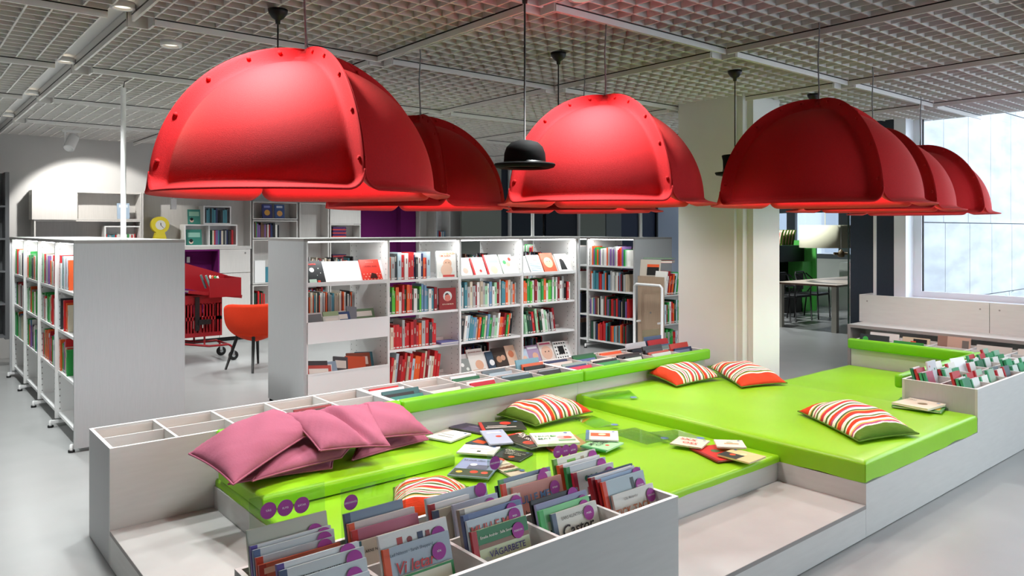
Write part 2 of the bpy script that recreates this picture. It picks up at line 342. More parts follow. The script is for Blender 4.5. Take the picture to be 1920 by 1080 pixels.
def soft_box(x0, x1, y0, y1, z0, z1, r=0.022, wave=0.0, nx=28, ny=28, crown=0.006):
    """upholstered slab: rounded edges, slight crown, wavy lower hem"""
    bm = bmesh.new(); W_, D_, H_ = x1 - x0, y1 - y0, z1 - z0
    rr = random.Random(int(x0 * 100 + y0 * 10)); ph = [rr.random() * 6.28 for _ in range(4)]
    xs = [0, r * .3, r] + [r + (W_ - 2 * r) * k / nx for k in range(1, nx)] + [W_ - r, W_ - r * .3, W_]
    ys = [0, r * .3, r] + [r + (D_ - 2 * r) * k / ny for k in range(1, ny)] + [D_ - r, D_ - r * .3, D_]
    def topz(x, y):
        d = min(x, W_ - x, y, D_ - y); dr = 0
        if d < r: q = 1 - d / r; dr = r * (1 - math.sqrt(max(0, 1 - q * q)))
        u, v = x / W_, y / D_
        return H_ - dr * 0.9 + crown * math.sin(math.pi * u) * math.sin(math.pi * v) + (crown * .35 * math.sin(5 * u * 3.1 + ph[0]) * math.sin(4 * v * 3.1 + ph[1]) if d > r else 0)
    g = [[bm.verts.new((x, y, topz(x, y))) for y in ys] for x in xs]
    for i in range(len(xs) - 1):
        for j in range(len(ys) - 1): bm.faces.new((g[i][j], g[i + 1][j], g[i + 1][j + 1], g[i][j + 1]))
    ring = [g[i][0] for i in range(len(xs))] + [g[-1][j] for j in range(1, len(ys))] + [g[i][-1] for i in range(len(xs) - 2, -1, -1)] + [g[0][j] for j in range(len(ys) - 2, 0, -1)]
    bot = []; per = 0
    for k, v in enumerate(ring):
        if k: per += (ring[k].co - ring[k - 1].co).length
        wv = wave * (0.5 + 0.5 * math.sin(per * 17 + ph[2])) * (0.6 + 0.4 * math.sin(per * 5 + ph[3]))
        bot.append(bm.verts.new((v.co.x, v.co.y, wv)))
    n = len(ring); mid = [bm.verts.new((v.co.x, v.co.y, v.co.z - .005)) for v in ring]
    for k in range(n): bm.faces.new((ring[k], mid[k], mid[(k + 1) % n], ring[(k + 1) % n])); bm.faces.new((mid[k], bot[k], bot[(k + 1) % n], mid[(k + 1) % n]))
    bm.faces.new([bm.verts.new(v.co) for v in bot])
    bmesh.ops.recalc_face_normals(bm, faces=bm.faces[:])
    me = bpy.data.meshes.new('upholstery'); bm.to_mesh(me); bm.free()
    for p in me.polygons: p.use_smooth = True
    e = me.attributes.new('sharp_edge', 'BOOLEAN', 'EDGE') if 'sharp_edge' not in me.attributes else me.attributes['sharp_edge']
    return me
def mattress(name, label, x0, x1, y0, y1, z0, z1, m, cat='mattress', wave=0.012, r=0.022, piping=True, **kw):
    t = thing(name, label, cat, (x0, y0, z0)); me = soft_box(x0, x1, y0, y1, z0, z1, r, wave, **kw); me.materials.append(m)
    place('cover', me, t)
    if piping:
        W_, D_, H_ = x1 - x0, y1 - y0, z1 - z0; q = 0.004
        me2 = MB().tube([(q, q, H_ - r * .8), (W_ - q, q, H_ - r * .8), (W_ - q, D_ - q, H_ - r * .8), (q, D_ - q, H_ - r * .8), (q, q, H_ - r * .8)], 0.0035, m, 6)
        me2.obj('piping', t, True)
    return t
mattress('mattress', 'thick lime green mattress with two striped cushions and a stack of books', 3.92, 5.475, 1.832, 3.968, BZ, 0.396, GREEN)
mattress('mattress', 'thin lime green mattress strewn with picture books and clear sheets', 1.31, 3.915, 2.32, 3.968, BZ, 0.322, GREEN, r=0.016, wave=0.006)
mattress('mattress', 'thin green mattress running to the far book trough by the window', 5.482, 7.05, 2.372, 3.46, BZ, 0.322, GREEN, r=0.016, wave=0.006)
mattress('bench_cushion', 'raised green seat block under the pile of pink cushions', 1.304, 2.363, 3.322, 3.905, 0.333, 0.40, GREEN, cat='cushion', r=0.02, wave=0.0)
PADS = [(1.31, 2.392, 'first, behind the pink cushions'), (2.396, 3.948, 'middle, above the scattered books'), (3.952, 5.50, 'third, ending at the column')]
for a, b_, wd in PADS:
    o = MB().box(0, 0, 0, b_ - a, 0.062, 0.088, GREENP).obj('back_pad', None, True, (a, 3.91, 0.484), 0.018, 4); tag(o, 'green padded rail on the long trough, ' + wd, 'back pad', 'green padded rails')
o = MB().box(0, 0, 0, 1.55, 0.055, 0.095, GREENP).obj('back_pad', None, True, (5.49, 2.312, 0.488), 0.018, 4); tag(o, 'green padded rail behind the near end of the corner trough', 'back pad', 'green padded rails')
o = MB().box(0, 0, 0, 0.062, 1.07, 0.095, GREENP).obj('back_pad', None, True, (6.995, 2.375, 0.484), 0.018, 4); tag(o, 'green padded rail on the trough below the window', 'back pad', 'green padded rails')

def trough(name, label, x0, y0, n, along='x', hgt=0.56, rot=0):
    """open-topped book trough: panels, floor board, long divider and cross dividers; local x is its length"""
    t = thing(name, label, 'book trough', (x0, y0, 0), rot); L, D, e = n * 0.312, 0.475, 0.016
    bx('front_panel', 0, L, 0, e, 0.004, hgt, WHITE, t); bx('rear_panel', 0, L, D - e, D, 0.004, hgt, WHITE, t)
    bx('end_panel', 0, e, e, D - e, 0.004, hgt, GRAIN, t); bx('end_panel', L - e, L, e, D - e, 0.004, hgt, GRAIN, t)
    bx('plinth_foot', 0.02, L - 0.02, 0.02, D - 0.02, 0, 0.004, BLACK, t)
    bx('floor_board', e, L - e, e, D - e, 0.36, 0.372, INNER, t)
    bx('lining', e, L - e, e, e + .002, .372, hgt - .012, INNER, t); bx('lining', e, L - e, D - e - .002, D - e, .372, hgt - .012, INNER, t)
    bx('long_divider', e, L - e, D / 2 - 0.005, D / 2 + 0.005, 0.372, hgt - 0.003, WHITE, t)
    for k in range(1, n): bx('cross_divider', k * .312 - 0.007, k * .312 + 0.007, e + .002, D - e - .002, 0.372, hgt - 0.001, WHITE, t)
    for a, b_, c, d in ((0, L, 0, e), (0, L, D - e, D), (0, e, e, D - e), (L - e, L, e, D - e)): bx('edge_band', a, b_, c, d, hgt, hgt + 0.0012, EDGEW, t)
    return t
trough('book_trough', 'long white book trough, first module with empty compartments beside the pink cushions', 0.82, 3.976, 5)
trough('book_trough', 'long white book trough, middle module behind the low mattress', 2.382, 3.976, 5)
trough('book_trough', 'long white book trough, last module running up to the column', 3.944, 3.976, 5)
trough('book_trough', 'white book trough full of purple-stickered picture books in front of the low mattress', 0.823, 1.845, 5)
trough('book_trough', 'white book trough of small green-spined books at the mattress corner', 5.482, 1.832, 5)
ft = trough('book_trough', 'white book trough under the window bench', 7.065, 3.44, 5, rot=R(-90)); ft.location = (7.065, 3.44, 0)

# window bench
wb = thing('window_bench', 'grey laminate bench with tall back board under the big window', 'bench', (7.56, 0, 0))
bx('seat_board', 0, 0.36, -0.6, 3.72, 0.612, 0.642, WHITE, wb); bx('seat_edge', -0.002, 0, -0.6, 3.72, 0.612, 0.642, EDGE, wb); bx('end_panel', 0, 0.36, 3.69, 3.72, 0, 0.612, EDGE, wb); bx('inner_back', 0.33, 0.36, -0.6, 3.69, 0, 0.612, WHITE, wb)
bx('back_board', 0.345, 0.375, 2.545, 3.745, 0.642, 0.925, WHITE, wb); bx('back_board', 0.345, 0.375, -0.6, 2.54, 0.642, 0.925, WHITE, wb); bx('back_return', 0.345, 0.63, 3.745, 3.762, 0.642, 0.925, WHITE, wb)
for y in (3.68, 2.62, 2.46): place('screw_cap', MB().lathe([(0, 0.002), (0.008, 0.002), (0.008, 0)], EDGE, 10, Matrix.Rotation(R(-90), 4, 'Y')).mesh('screw_cap'), wb, (0.345, y, 0.86))

# ================================================================== CUSHIONS
def stripes():
    m = bpy.data.materials.new('striped_canvas'); m.use_nodes = True; nt = m.node_tree; b = nt.nodes['Principled BSDF']; b.inputs['Roughness'].default_value = 0.9; b.inputs['Specular IOR Level'].default_value = 0.1
    uv = nt.nodes.new('ShaderNodeUVMap'); sp = nt.nodes.new('ShaderNodeSeparateXYZ'); nt.links.new(uv.outputs[0], sp.inputs[0])
    r = nt.nodes.new('ShaderNodeValToRGB'); r.color_ramp.interpolation = 'CONSTANT'
    seq = [('#5a7a2c', .10), ('#f0e9da', .02), ('#b5567e', .02), ('#e2b45a', .02), ('#f0e9da', .035), ('#d8472c', .05), ('#f0e9da', .02), ('#56702f', .03), ('#f0e9da', .05), ('#a8345a', .015), ('#d8472c', .055), ('#e6c070', .02),
           ('#4d6a44', .03), ('#f4efe2', .055), ('#b5567e', .025), ('#d8472c', .045), ('#f0e9da', .03), ('#4f6b34', .035), ('#f0e9da', .04), ('#c8404a', .05), ('#e2b45a', .02), ('#f4efe2', .04), ('#58733a', .03), ('#f0e9da', .025), ('#a8345a', .02), ('#f0e9da', .03), ('#4f6b34', .03), ('#e6c070', .02), ('#f4efe2', .03), ('#d8472c', .20)]
    tot = sum(q[1] for q in seq); p = 0; el = r.color_ramp.elements
    el[0].position = 0; el[0].color = hx(seq[0][0]); el.remove(el[1])
    for k, (c, wd) in enumerate(seq):
        if k: el.new(p / tot).color = hx(c)
        p += wd
    nt.links.new(sp.outputs[0], r.inputs[0]); nt.links.new(r.outputs[0], b.inputs['Base Color'])
    n = nt.nodes.new('ShaderNodeTexNoise'); n.inputs['Scale'].default_value = 25; bp = nt.nodes.new('ShaderNodeBump'); bp.inputs['Strength'].default_value = 0.25; bp.inputs['Distance'].default_value = 0.01
    nt.links.new(n.outputs[0], bp.inputs['Height']); nt.links.new(bp.outputs[0], b.inputs['Normal'])
    return m
STRIPE = stripes()
def pillow(name, label, cor, thick, m, group, seed=0, n=40, dent=0.0, low=0.35, pinch=0.06, trim=None):
    """cushion between four 3-D corners (in order round), puffed both ways; u runs corner0 -> corner1"""
    c = [Vector(p) for p in cor]; ctr = sum(c, Vector()) / 4
    t = thing(name, label, 'cushion', (ctr.x, ctr.y, min(p.z for p in c)), group=group); org = t.location.copy()
    nm = ((c[1] - c[0]).cross(c[3] - c[0])).normalized()
    if nm.z < 0: nm = -nm
    rr = random.Random(seed); ph = [rr.random() * 6.28 for _ in range(6)]
    bm = bmesh.new(); uvl = bm.loops.layers.uv.new('UVMap')
    def P(u, v, side):
        uu, vv = u * 2 - 1, v * 2 - 1
        # sides bow inwards between the corners
        pu = 1 - pinch * (1 - vv * vv); pv = 1 - pinch * (1 - uu * uu)
        a, b = (uu * pu + 1) / 2, (vv * pv + 1) / 2
        base = (c[0] * (1 - a) + c[1] * a) * (1 - b) + (c[3] * (1 - a) + c[2] * a) * b
        f = ((1 - abs(uu) ** 2.6) * (1 - abs(vv) ** 2.6)) ** 0.55
        wr = 0.012 * math.sin(9 * u + ph[0] + 3 * v) * math.sin(7 * v + ph[1]) * f + 0.006 * math.sin(23 * (u - v) + ph[2]) * f * (1 - f)
        dd = min(u, 1 - u, v, 1 - v); wr += .0045 * math.sin(75 * (u + .3 * v) + ph[3]) * math.sin(61 * v + ph[4]) * math.exp(-dd / .09) * min(1, dd * 30)
        if dent: wr -= dent * math.exp(-((uu * 1.3 + vv * 0.5 - .1) / 0.16) ** 2) * f
        hgt = thick * f + wr if side > 0 else -thick * low * f
        return base + nm * hgt
    top = [[bm.verts.new(P(i / n, j / n, 1) - org) for j in range(n + 1)] for i in range(n + 1)]
    bot = [[top[i][j] if i in (0, n) or j in (0, n) else bm.verts.new(P(i / n, j / n, -1) - org) for j in range(n + 1)] for i in range(n + 1)]
    for g, fl in ((top, 0), (bot, 1)):
        for i in range(n):
            for j in range(n):
                q = [(i, j), (i + 1, j), (i + 1, j + 1), (i, j + 1)]
                if fl: q = q[::-1]
                try: fa = bm.faces.new([g[a][b] for a, b in q])
                except ValueError: continue
                fa.smooth = True
                for lp, (a, b) in zip(fa.loops, q): lp[uvl].uv = (a / n, b / n)
    edge = [P(i / n, 0, 1) - org for i in range(n)] + [P(1, j / n, 1) - org for j in range(n)] + [P(1 - i / n, 1, 1) - org for i in range(n)] + [P(0, 1 - j / n, 1) - org for j in range(n + 1)]
    bmesh.ops.recalc_face_normals(bm, faces=bm.faces[:])
    me = bpy.data.meshes.new('cushion_cover'); bm.to_mesh(me); bm.free(); me.materials.append(m); place('cover', me, t)
    MB().tube(edge, 0.0045, trim or m, 6).obj('seam_piping', t, True)
    return t
PG = 'pink cushions piled on the green block'; SG = 'striped canvas cushions'
def pz(l):
    out = []
    for p in l:
        v = onz(*p)
        if p[2] < .57: v.y = min(v.y, 3.885 if p[0] < 900 or p[2] > .46 else 3.955)
        out.append(v)
    return out
pillow('cushion', 'pink cushion lowest in the pile, only its front edge showing', pz([(428, 908, .418), (622, 878, .418), (640, 832, .418), (500, 830, .418)]), .045, PINK, PG, 1, low=.05)
pillow('cushion', 'pink cushion second from the bottom, under the big tilted one', pz([(473, 902, .455), (640, 858, .455), (690, 810, .47), (505, 815, .49)]), .06, PINK, PG, 2, low=.1)
pillow('cushion', 'pink cushion lying lowest at the middle of the bench', pz([(660, 863, .418), (803, 824, .418), (775, 790, .42), (655, 812, .42)]), .045, PINK, PG, 3, low=.05)
pillow('cushion', 'pink cushion at the end of the pile with its corner towards the books', pz([(676, 826, .50), (811, 813, .475), (740, 758, .585), (650, 765, .60)]), .075, PINK, PG, 4)
pillow('cushion', 'creased pink cushion draped over the middle of the pile', pz([(600, 845, .53), (731, 836, .50), (690, 757, .64), (533, 776, .65)]), .06, PINK, PG, 5, dent=0.05)
pillow('cushion', 'biggest pink cushion, tilted on top of the pile at the step end', pz([(354, 851, .53), (437, 909, .49), (602, 800, .58), (512, 768, .66)]), .085, PINK, PG, 6)
pillow('cushion', 'striped cushion with green end on the low mattress', pz([(930, 777, .36), (1030, 752, .38), (1111, 772, .365), (1004, 799, .352)]), .105, STRIPE, SG, 11, low=.12)
pillow('cushion', 'striped cushion with red end against the green rail', pz([(1290, 686, .47), (1200, 697, .45), (1268, 724, .415), (1353, 706, .43)]), .09, STRIPE, SG, 12, low=.2)
pillow('cushion', 'striped cushion beside the column with red end outwards', pz([(1327, 687, .45), (1390, 726, .415), (1476, 718, .42), (1405, 684, .45)]), .09, STRIPE, SG, 13, low=.2)
pillow('cushion', 'striped cushion lying out on the thick mattress', pz([(1723, 813, .42), (1600, 762, .43), (1496, 771, .42), (1610, 828, .415)]), .105, STRIPE, SG, 14, low=.15)
pillow('cushion', 'striped cushion peeking up behind the stickered picture books', pz([(738, 915, .36), (728, 985, .345), (855, 965, .345), (878, 913, .36)]), .095, STRIPE, SG, 15, low=.15)

# ================================================================== BOOKS ON SHELVES
PALC = {'red': '#c4272a', 'orange': '#e5602c', 'dark red': '#8c1a22', 'green': '#2f9a48', 'dark green': '#1f4a34', 'pale green': '#9fd0a8', 'teal': '#4a8a98', 'blue': '#6f93b4', 'navy': '#2b3560', 'purple': '#7a5a94',
        'white': '#e6e5e0', 'cream': '#d9cfb8', 'grey': '#a9abaa', 'charcoal': '#3a3d40', 'black': '#17181a', 'brown': '#6a4a38', 'pink': '#d98a9a', 'lime': '#5cc23c', 'pale blue': '#b6cbd6', 'beige': '#c2b29c'}
P_LEFT = 'red orange green white white pale-green blue grey white orange cream green red purple pale-blue charcoal'.split()
P_GREENY = 'green green lime green orange white pale-green red grey white green'.split()
P_REDS = 'red red orange white grey dark-red navy orange red cream charcoal pale-blue green red beige'.split()
P_MIX = 'white grey teal white pale-blue cream red charcoal white green blue beige orange grey pale-green black dark-red'.split()
P_GRN2 = 'white green black lime white grey dark-green red white green charcoal pale-green orange grey dark-red'.split()
P_DARK = 'charcoal black dark-red navy brown grey teal dark-green black purple red cream'.split()
SB = {}
def shelf_book_mesh(c):
    """unit book, spine towards -y: boards, recessed page block, title band, call-number label"""
    if c in SB: return SB[c]
    m = solid(PALC[c]); b = MB()
    b.box(0, 0, 0, 1, .04, 1, m); b.box(0, .04, 0, .14, 1, 1, m); b.box(.86, .04, 0, 1, 1, 1, m); b.box(.14, .04, .015, .86, .97, .982, PAGES)
    k = len(SB); light_ = c in ('white', 'cream', 'grey', 'pale green', 'pale blue', 'beige', 'pink')
    band = solid('#8a4a44' if light_ and k % 2 else '#5a5d60' if light_ else '#bfb3a4')
    z0 = .5 + .1 * (k % 3)
    b.box(.36, -.002, z0, .64, .002, z0 + .2, band); b.box(.12, -.003, .03, .88, .002, .085, solid('#d8d6d0'))
    SB[c] = b.mesh('shelf_book'); return SB[c]
N_BOOK = [0]
def book_row(origin, axis, length, pal, hr, where, group, face='-y', depth=.19, seed=1, tr=(.012, .032), lean=0.0, far=None, fill=1.0):
    """stand books along a shelf. origin: start; axis 'x' (spines to -y) or 'y' (spines to -x, running towards -y)"""
    q = random.Random(seed); p = 0; k = 0; lim = length * fill
    while True:
        th = q.uniform(*tr); hgt = q.uniform(*hr)
        if p + th > lim: break
        c = q.choice(pal).replace('-', ' '); k += 1
        le = lean if lean else 0
        rec = q.uniform(0, .02); dp = depth * q.uniform(.85, 1); up = .0015 + (th * math.sin(le) if le > 0 else 0)
        if axis == 'x': loc = (origin[0] + p + (hgt * math.sin(le) if le < 0 else 0) * 0, origin[1] + rec, origin[2] + up); rz = 0
        else: loc = (origin[0] + rec, origin[1] - p, origin[2] + up); rz = R(-90)
        if far is not None:
            M = Matrix.Translation(loc) @ Matrix.Rotation(rz, 4, 'Z') @ Matrix.Rotation(le, 4, 'Y')
            far.box(0, 0, 0, th * .96, dp, hgt, solid(PALC[c]), M)
        else:
            o = place('shelf_book', shelf_book_mesh(c), None, loc, (0, 0, 0), (th, dp, hgt))
            o.rotation_euler = (Matrix.Rotation(rz, 4, 'Z') @ Matrix.Rotation(le, 4, 'Y')).to_euler()
            size = 'tall' if hgt > hr[0] + .7 * (hr[1] - hr[0]) else 'short' if hgt < hr[0] + .25 * (hr[1] - hr[0]) else 'upright'
            tag(o, '%s %s book, %s on %s' % (size, c, ordinal(k), where), 'book', group); N_BOOK[0] += 1
        p += th / math.cos(le) + .0012
    return p
FARB = MB()                                            # everything past the three hundred largest

# ------------------------------------------------------------------ bookcases
PERF = mat('white_steel_upright', '#e4e4e2', 0.4)
def upright_mesh(D, H):
    b = MB(); b.box(-.011, .0, .07, .011, D, H, PERF)
    for side in (-1, 1):
        for k in range(26):
            for yy in (.03, .13):
                b.box(side * .0112 - .0006, yy, .14 + k * .052, side * .0112 + .0006, yy + .008, .152 + k * .052, EDGE)
                b.box(side * .0112 - .0006, D - yy - .008, .14 + k * .052, side * .0112 + .0006, D - yy, .152 + k * .052, EDGE)
    return b.mesh('upright')
def shelf_mesh(L, D):
    b = MB(); b.box(.012, 0, -.022, L - .012, D, 0, STEEL); b.box(.012, D - .006, 0, L - .012, D, .03, STEEL)
    return b.mesh('shelf')
def foot_mesh():
    b = MB(); b.lathe([(0, .0), (.022, .0), (.022, .016), (0, .016)], BLACK, 12); b.lathe([(.012, .016), (.012, .055), (0, .06)], STEEL, 12); return b.mesh('levelling_foot', True)
FOOT = foot_mesh()
def bookcase(label, loc, rot, nb, bw, D, H, zs, open_back=True):
    """double-sided case; local x = length, front at y = 0"""
    t = thing('bookcase', label, 'bookcase', loc, rot); L = nb * bw
    for x in (-.026, L): bx('end_panel', x, x + .026, -.02, D + .02, .028, H, GRAIN, t)
    bx('top_panel', -.026, L + .026, -.02, D + .02, H - .0005, H + .022, EDGE, t); bx('top_skin', -.02, L + .02, -.014, D + .014, H + .022, H + .024, WHITE, t)
    um = upright_mesh(D, H); 
    for k in range(nb + 1):
        xx = min(max(k * bw, .012), L - .012); place('upright', um, t, (xx, 0, 0))
        for yy in (-.03, D + .03): place('levelling_foot', FOOT, t, (xx, yy, 0))
        bx('foot_bar', xx - .012, xx + .012, -.03, D + .03, .03, .055, STEEL, t)
    sm = shelf_mesh(bw, .27)
    for k in range(nb):
        for zz in zs[k]:
            place('shelf', sm, t, (k * bw, .02, zz)); place('shelf', sm, t, (k * bw + bw, D - .02, zz), (0, 0, math.pi))
        bx('led_strip', k * bw + .03, k * bw + bw - .03, .03, .045, H - .012, H - .002, mat('led_glow', '#ffffff', .5, emit=9), t)
    return t
ZS = [.12, .46, .80, 1.13]
HC = 1.505
# left case: spines face -x, runs along y
lc = bookcase('white bookcase with a blank grey end panel beside the trough', (1.06, 6.19 + 4 * .905, 0), R(-90), 4, .905, .72, HC, [ZS] * 4)
bnames = ['last bay', 'third bay', 'second bay', 'first bay']
rows = {1: 'bottom shelf', 2: 'lower shelf', 3: 'middle shelf', 4: 'top shelf'}
for bay in range(4):                                   # bay 0 is the farthest
    y0 = 6.19 + (4 - bay) * .905
    for ri, (zz, pal, hr) in enumerate(((ZS[3], P_LEFT, (.2, .27)), (ZS[2], P_LEFT if bay in (0, 3) else P_GREENY, (.19, .25)), (ZS[1], P_LEFT, (.2, .27)))):
        book_row((1.085, y0 - .025, zz), 'y', .86, pal, hr, 'the %s, %s of grey-ended case' % (('top shelf', 'middle shelf', 'lower shelf')[ri], bnames[bay]), 'books in the grey-ended case',
                 seed=10 + bay * 5 + ri, tr=(.025, .05) if bay else (.02, .04), far=FARB if bay == 0 else None, fill=(.85, .97, .97, .4)[bay])
        book_row((1.78 - .24, y0 - .03, zz), 'y', .85, P_MIX, (.19, .26), '', '', seed=90 + bay * 5 + ri, tr=(.02, .045), far=FARB)
# middle case: spines face -y
MX = 2.785; MW = .822; MY = 6.13
mc = bookcase('long white bookcase with lit shelves behind the green platform', (MX, MY, 0), 0, 4, MW, .74, HC, [[1.13], [.14, .475, .81, 1.13], [.14, .475, .81, 1.13], [.14, .475, .81, 1.13]])
# bay 1: sloped display and two deep trays
def sloped(bay, zz, name='display_board'):
    x = MX + bay * MW
    M = Matrix.Translation((bay * MW + .014, .03, zz + .004)) @ Matrix.Rotation(R(-28), 4, 'X')
    o = MB().box(0, 0, 0, MW - .028, .005, .21, STEEL, M).obj(name, mc); bx('display_lip', bay * MW + .014, bay * MW + MW - .014, -.004, .002, zz - .01, zz + .016, STEEL, mc); return o
for bay, zz in ((0, 1.13), (2, 1.13), (3, 1.13), (2, .14), (3, .14)): sloped(bay, zz)
place('shelf', shelf_mesh(MW, .27), mc, (MW, .72, .80), (0, 0, math.pi))
for z0, z1 in ((.615, .79), (.11, .345)):
    bx('tray_front', .014, MW - .014, -.015, -.009, z0, z1, STEEL, mc); bx('tray_floor', .014, MW - .014, -.009, .3, z0 + .085, z0 + .091, STEEL, mc); bx('tray_rim', .014, MW - .014, -.022, -.006, z1, z1 + .012, STEEL, mc)
    bx('tray_back', .014, MW - .014, .3, .306, z0, z1 + .02, STEEL, mc)
MG = 'books in the middle case'
for bay, zz, pal, hr, sd, fl, wd in ((1, 1.13, P_REDS, (.2, .26), 41, .62, 'top shelf'), (1, .81, 'blue green white teal dark-green red orange white lime dark-red blue'.split(), (.2, .27), 42, .72, 'second shelf'), (1, .475, P_REDS, (.2, .27), 43, .7, 'third shelf'), (1, .14, P_REDS, (.22, .29), 44, .78, 'bottom shelf'),
                                     (2, .81, P_MIX, (.2, .27), 45, .97, 'upper shelf'), (2, .475, P_MIX, (.2, .27), 46, .97, 'lower shelf'), (3, .81, P_GRN2, (.2, .27), 47, .97, 'upper shelf'), (3, .475, P_GRN2, (.2, .27), 48, .58, 'lower shelf')):
    ln = .12 if (bay, zz) in ((1, .14), (2, .475)) else -.14 if (bay, zz) == (3, .475) else 0
    off = .06 if ln < 0 else 0
    book_row((MX + bay * MW + .022 + off, MY + .03, zz), 'x', MW - .05 - (.05 if ln > 0 else 0), pal, hr, 'the %s, %s bay of middle case' % (wd, ordinal(bay + 1)), MG, seed=sd, tr=(.018, .04), lean=ln, fill=fl)
for bay in range(4):                                   # rows on the far side of the case, seen over the front ones
    for zz in ((1.13, .80) if bay == 0 else (1.13, .81, .475, .14)):
        if bay == 1: continue
        book_row((MX + bay * MW + .03, MY + .45, zz), 'x', MW - .08, 'beige orange white teal grey cream dark-red black'.split() if bay == 0 else P_DARK, (.17, .22), '', '', seed=60 + bay * 7 + int(zz * 10), tr=(.008, .018), depth=.2, far=FARB, fill=.93)
# face-out and loose books: root empty, cover boards, page block, print
def picture_book(label, wd, ht, th, cover, spine=None, M=None, art=(), title=(), sticker=None, group=None, name='picture_book', parts=True):
    """local x = width from the spine, z = height, front cover faces -y"""
    t = thing(name, label, 'picture book', group=group); m = solid(cover); sp = solid(spine) if spine else m
    b = MB(); e = .0022
    b.box(0, 0, 0, wd, e, ht, m); b.box(0, th - e, 0, wd, th, ht, m); b.box(-.001, 0, 0, .0018, th, ht, sp)
    if spine: b.box(0, -.0004, 0, .02, e, ht, sp)
    b.obj('cover', t)
    bx('pages', .0018, wd - .004, e, th - e, .004, ht - .004, PAGES, t)
    if art:
        a = MB()
        for it in art:
            k, c = it[0], solid(it[-1]); y = -.0006 - .0003 * art.index(it)
            if k == 'r': a.poly([(it[1] * wd, y, it[2] * ht), (it[3] * wd, y, it[2] * ht), (it[3] * wd, y, it[4] * ht), (it[1] * wd, y, it[4] * ht)], c)
            elif k == 'd': a.disc(it[1] * wd, it[2] * ht, it[3] * wd, y, c, 16)
            elif k == 'p': a.poly([(x * wd, y, z * ht) for x, z in it[1]], c)
        pr = a.obj('cover_print', t); pr['kind'] = 'stuff'
    for s, cx, cz, size, c, *rest in title:
        me = text_mesh(s, size * wd, solid(c), *(rest or ()))
        place('title', me, t, (cx * wd, -.0042, cz * ht), (R(90), 0, 0))
    if sticker:
        txt, sx, sz = sticker if isinstance(sticker, tuple) else (sticker, .8, .86)
        s_ = MB().disc(0, 0, .026, 0, STICK, 20).obj('sticker', t, loc=(sx * wd, -.0048, sz * ht))
        if txt: place('sticker_lettering', text_mesh(txt, .0085, solid('#f0e8f0')), s_, (0, -.0006, 0), (R(90), 0, 0))
    if M is not None: t.matrix_world = M
    return t
def TRS(loc, rx=0, rz=0, ry=0): return Matrix.Translation(loc) @ Matrix.Rotation(rz, 4, 'Z') @ Matrix.Rotation(rx, 4, 'X') @ Matrix.Rotation(ry, 4, 'Y')
FG = 'face-out books in the middle case'
def faceout(bay, dx, zz, label, wd, ht, c, **kw):
    return picture_book(label, wd, ht, .012, c, M=TRS((MX + bay * MW + dx, MY + .0125, zz + .0085), R(-28)), group=FG, **kw)
faceout(0, .03, 1.13, 'black cover with white moon, face out in the first bay', .17, .215, '#26282a', art=(('d', .35, .6, .13, '#f0f0ea'), ('d', .72, .66, .03, '#e8e8e0'), ('d', .8, .45, .025, '#e8e8e0'), ('d', .6, .35, .02, '#d8e8d8'), ('r', .1, .02, .5, .18, '#b8d0c0'), ('r', .55, .02, .7, .12, '#d8472c')), title=(('home', .4, .86, .2, '#d8392c'),))
faceout(0, .57, 1.13, 'red dotted cover face out in the first bay', .2, .215, '#d8392c', art=tuple(('d', .08 + .17 * (i % 6) + .08 * (i // 6 % 2), .07 + .12 * (i // 6), .022, '#f6d8c8') for i in range(18)) + (('p', ((.35, .1), (.75, .1), (.7, .3), (.5, .36)), '#3a1812'),), title=(('LEDERS AND', .5, .66, .12, '#6a0c10'), ('. . . . . .', .5, .9, .14, '#f6d8c8')))
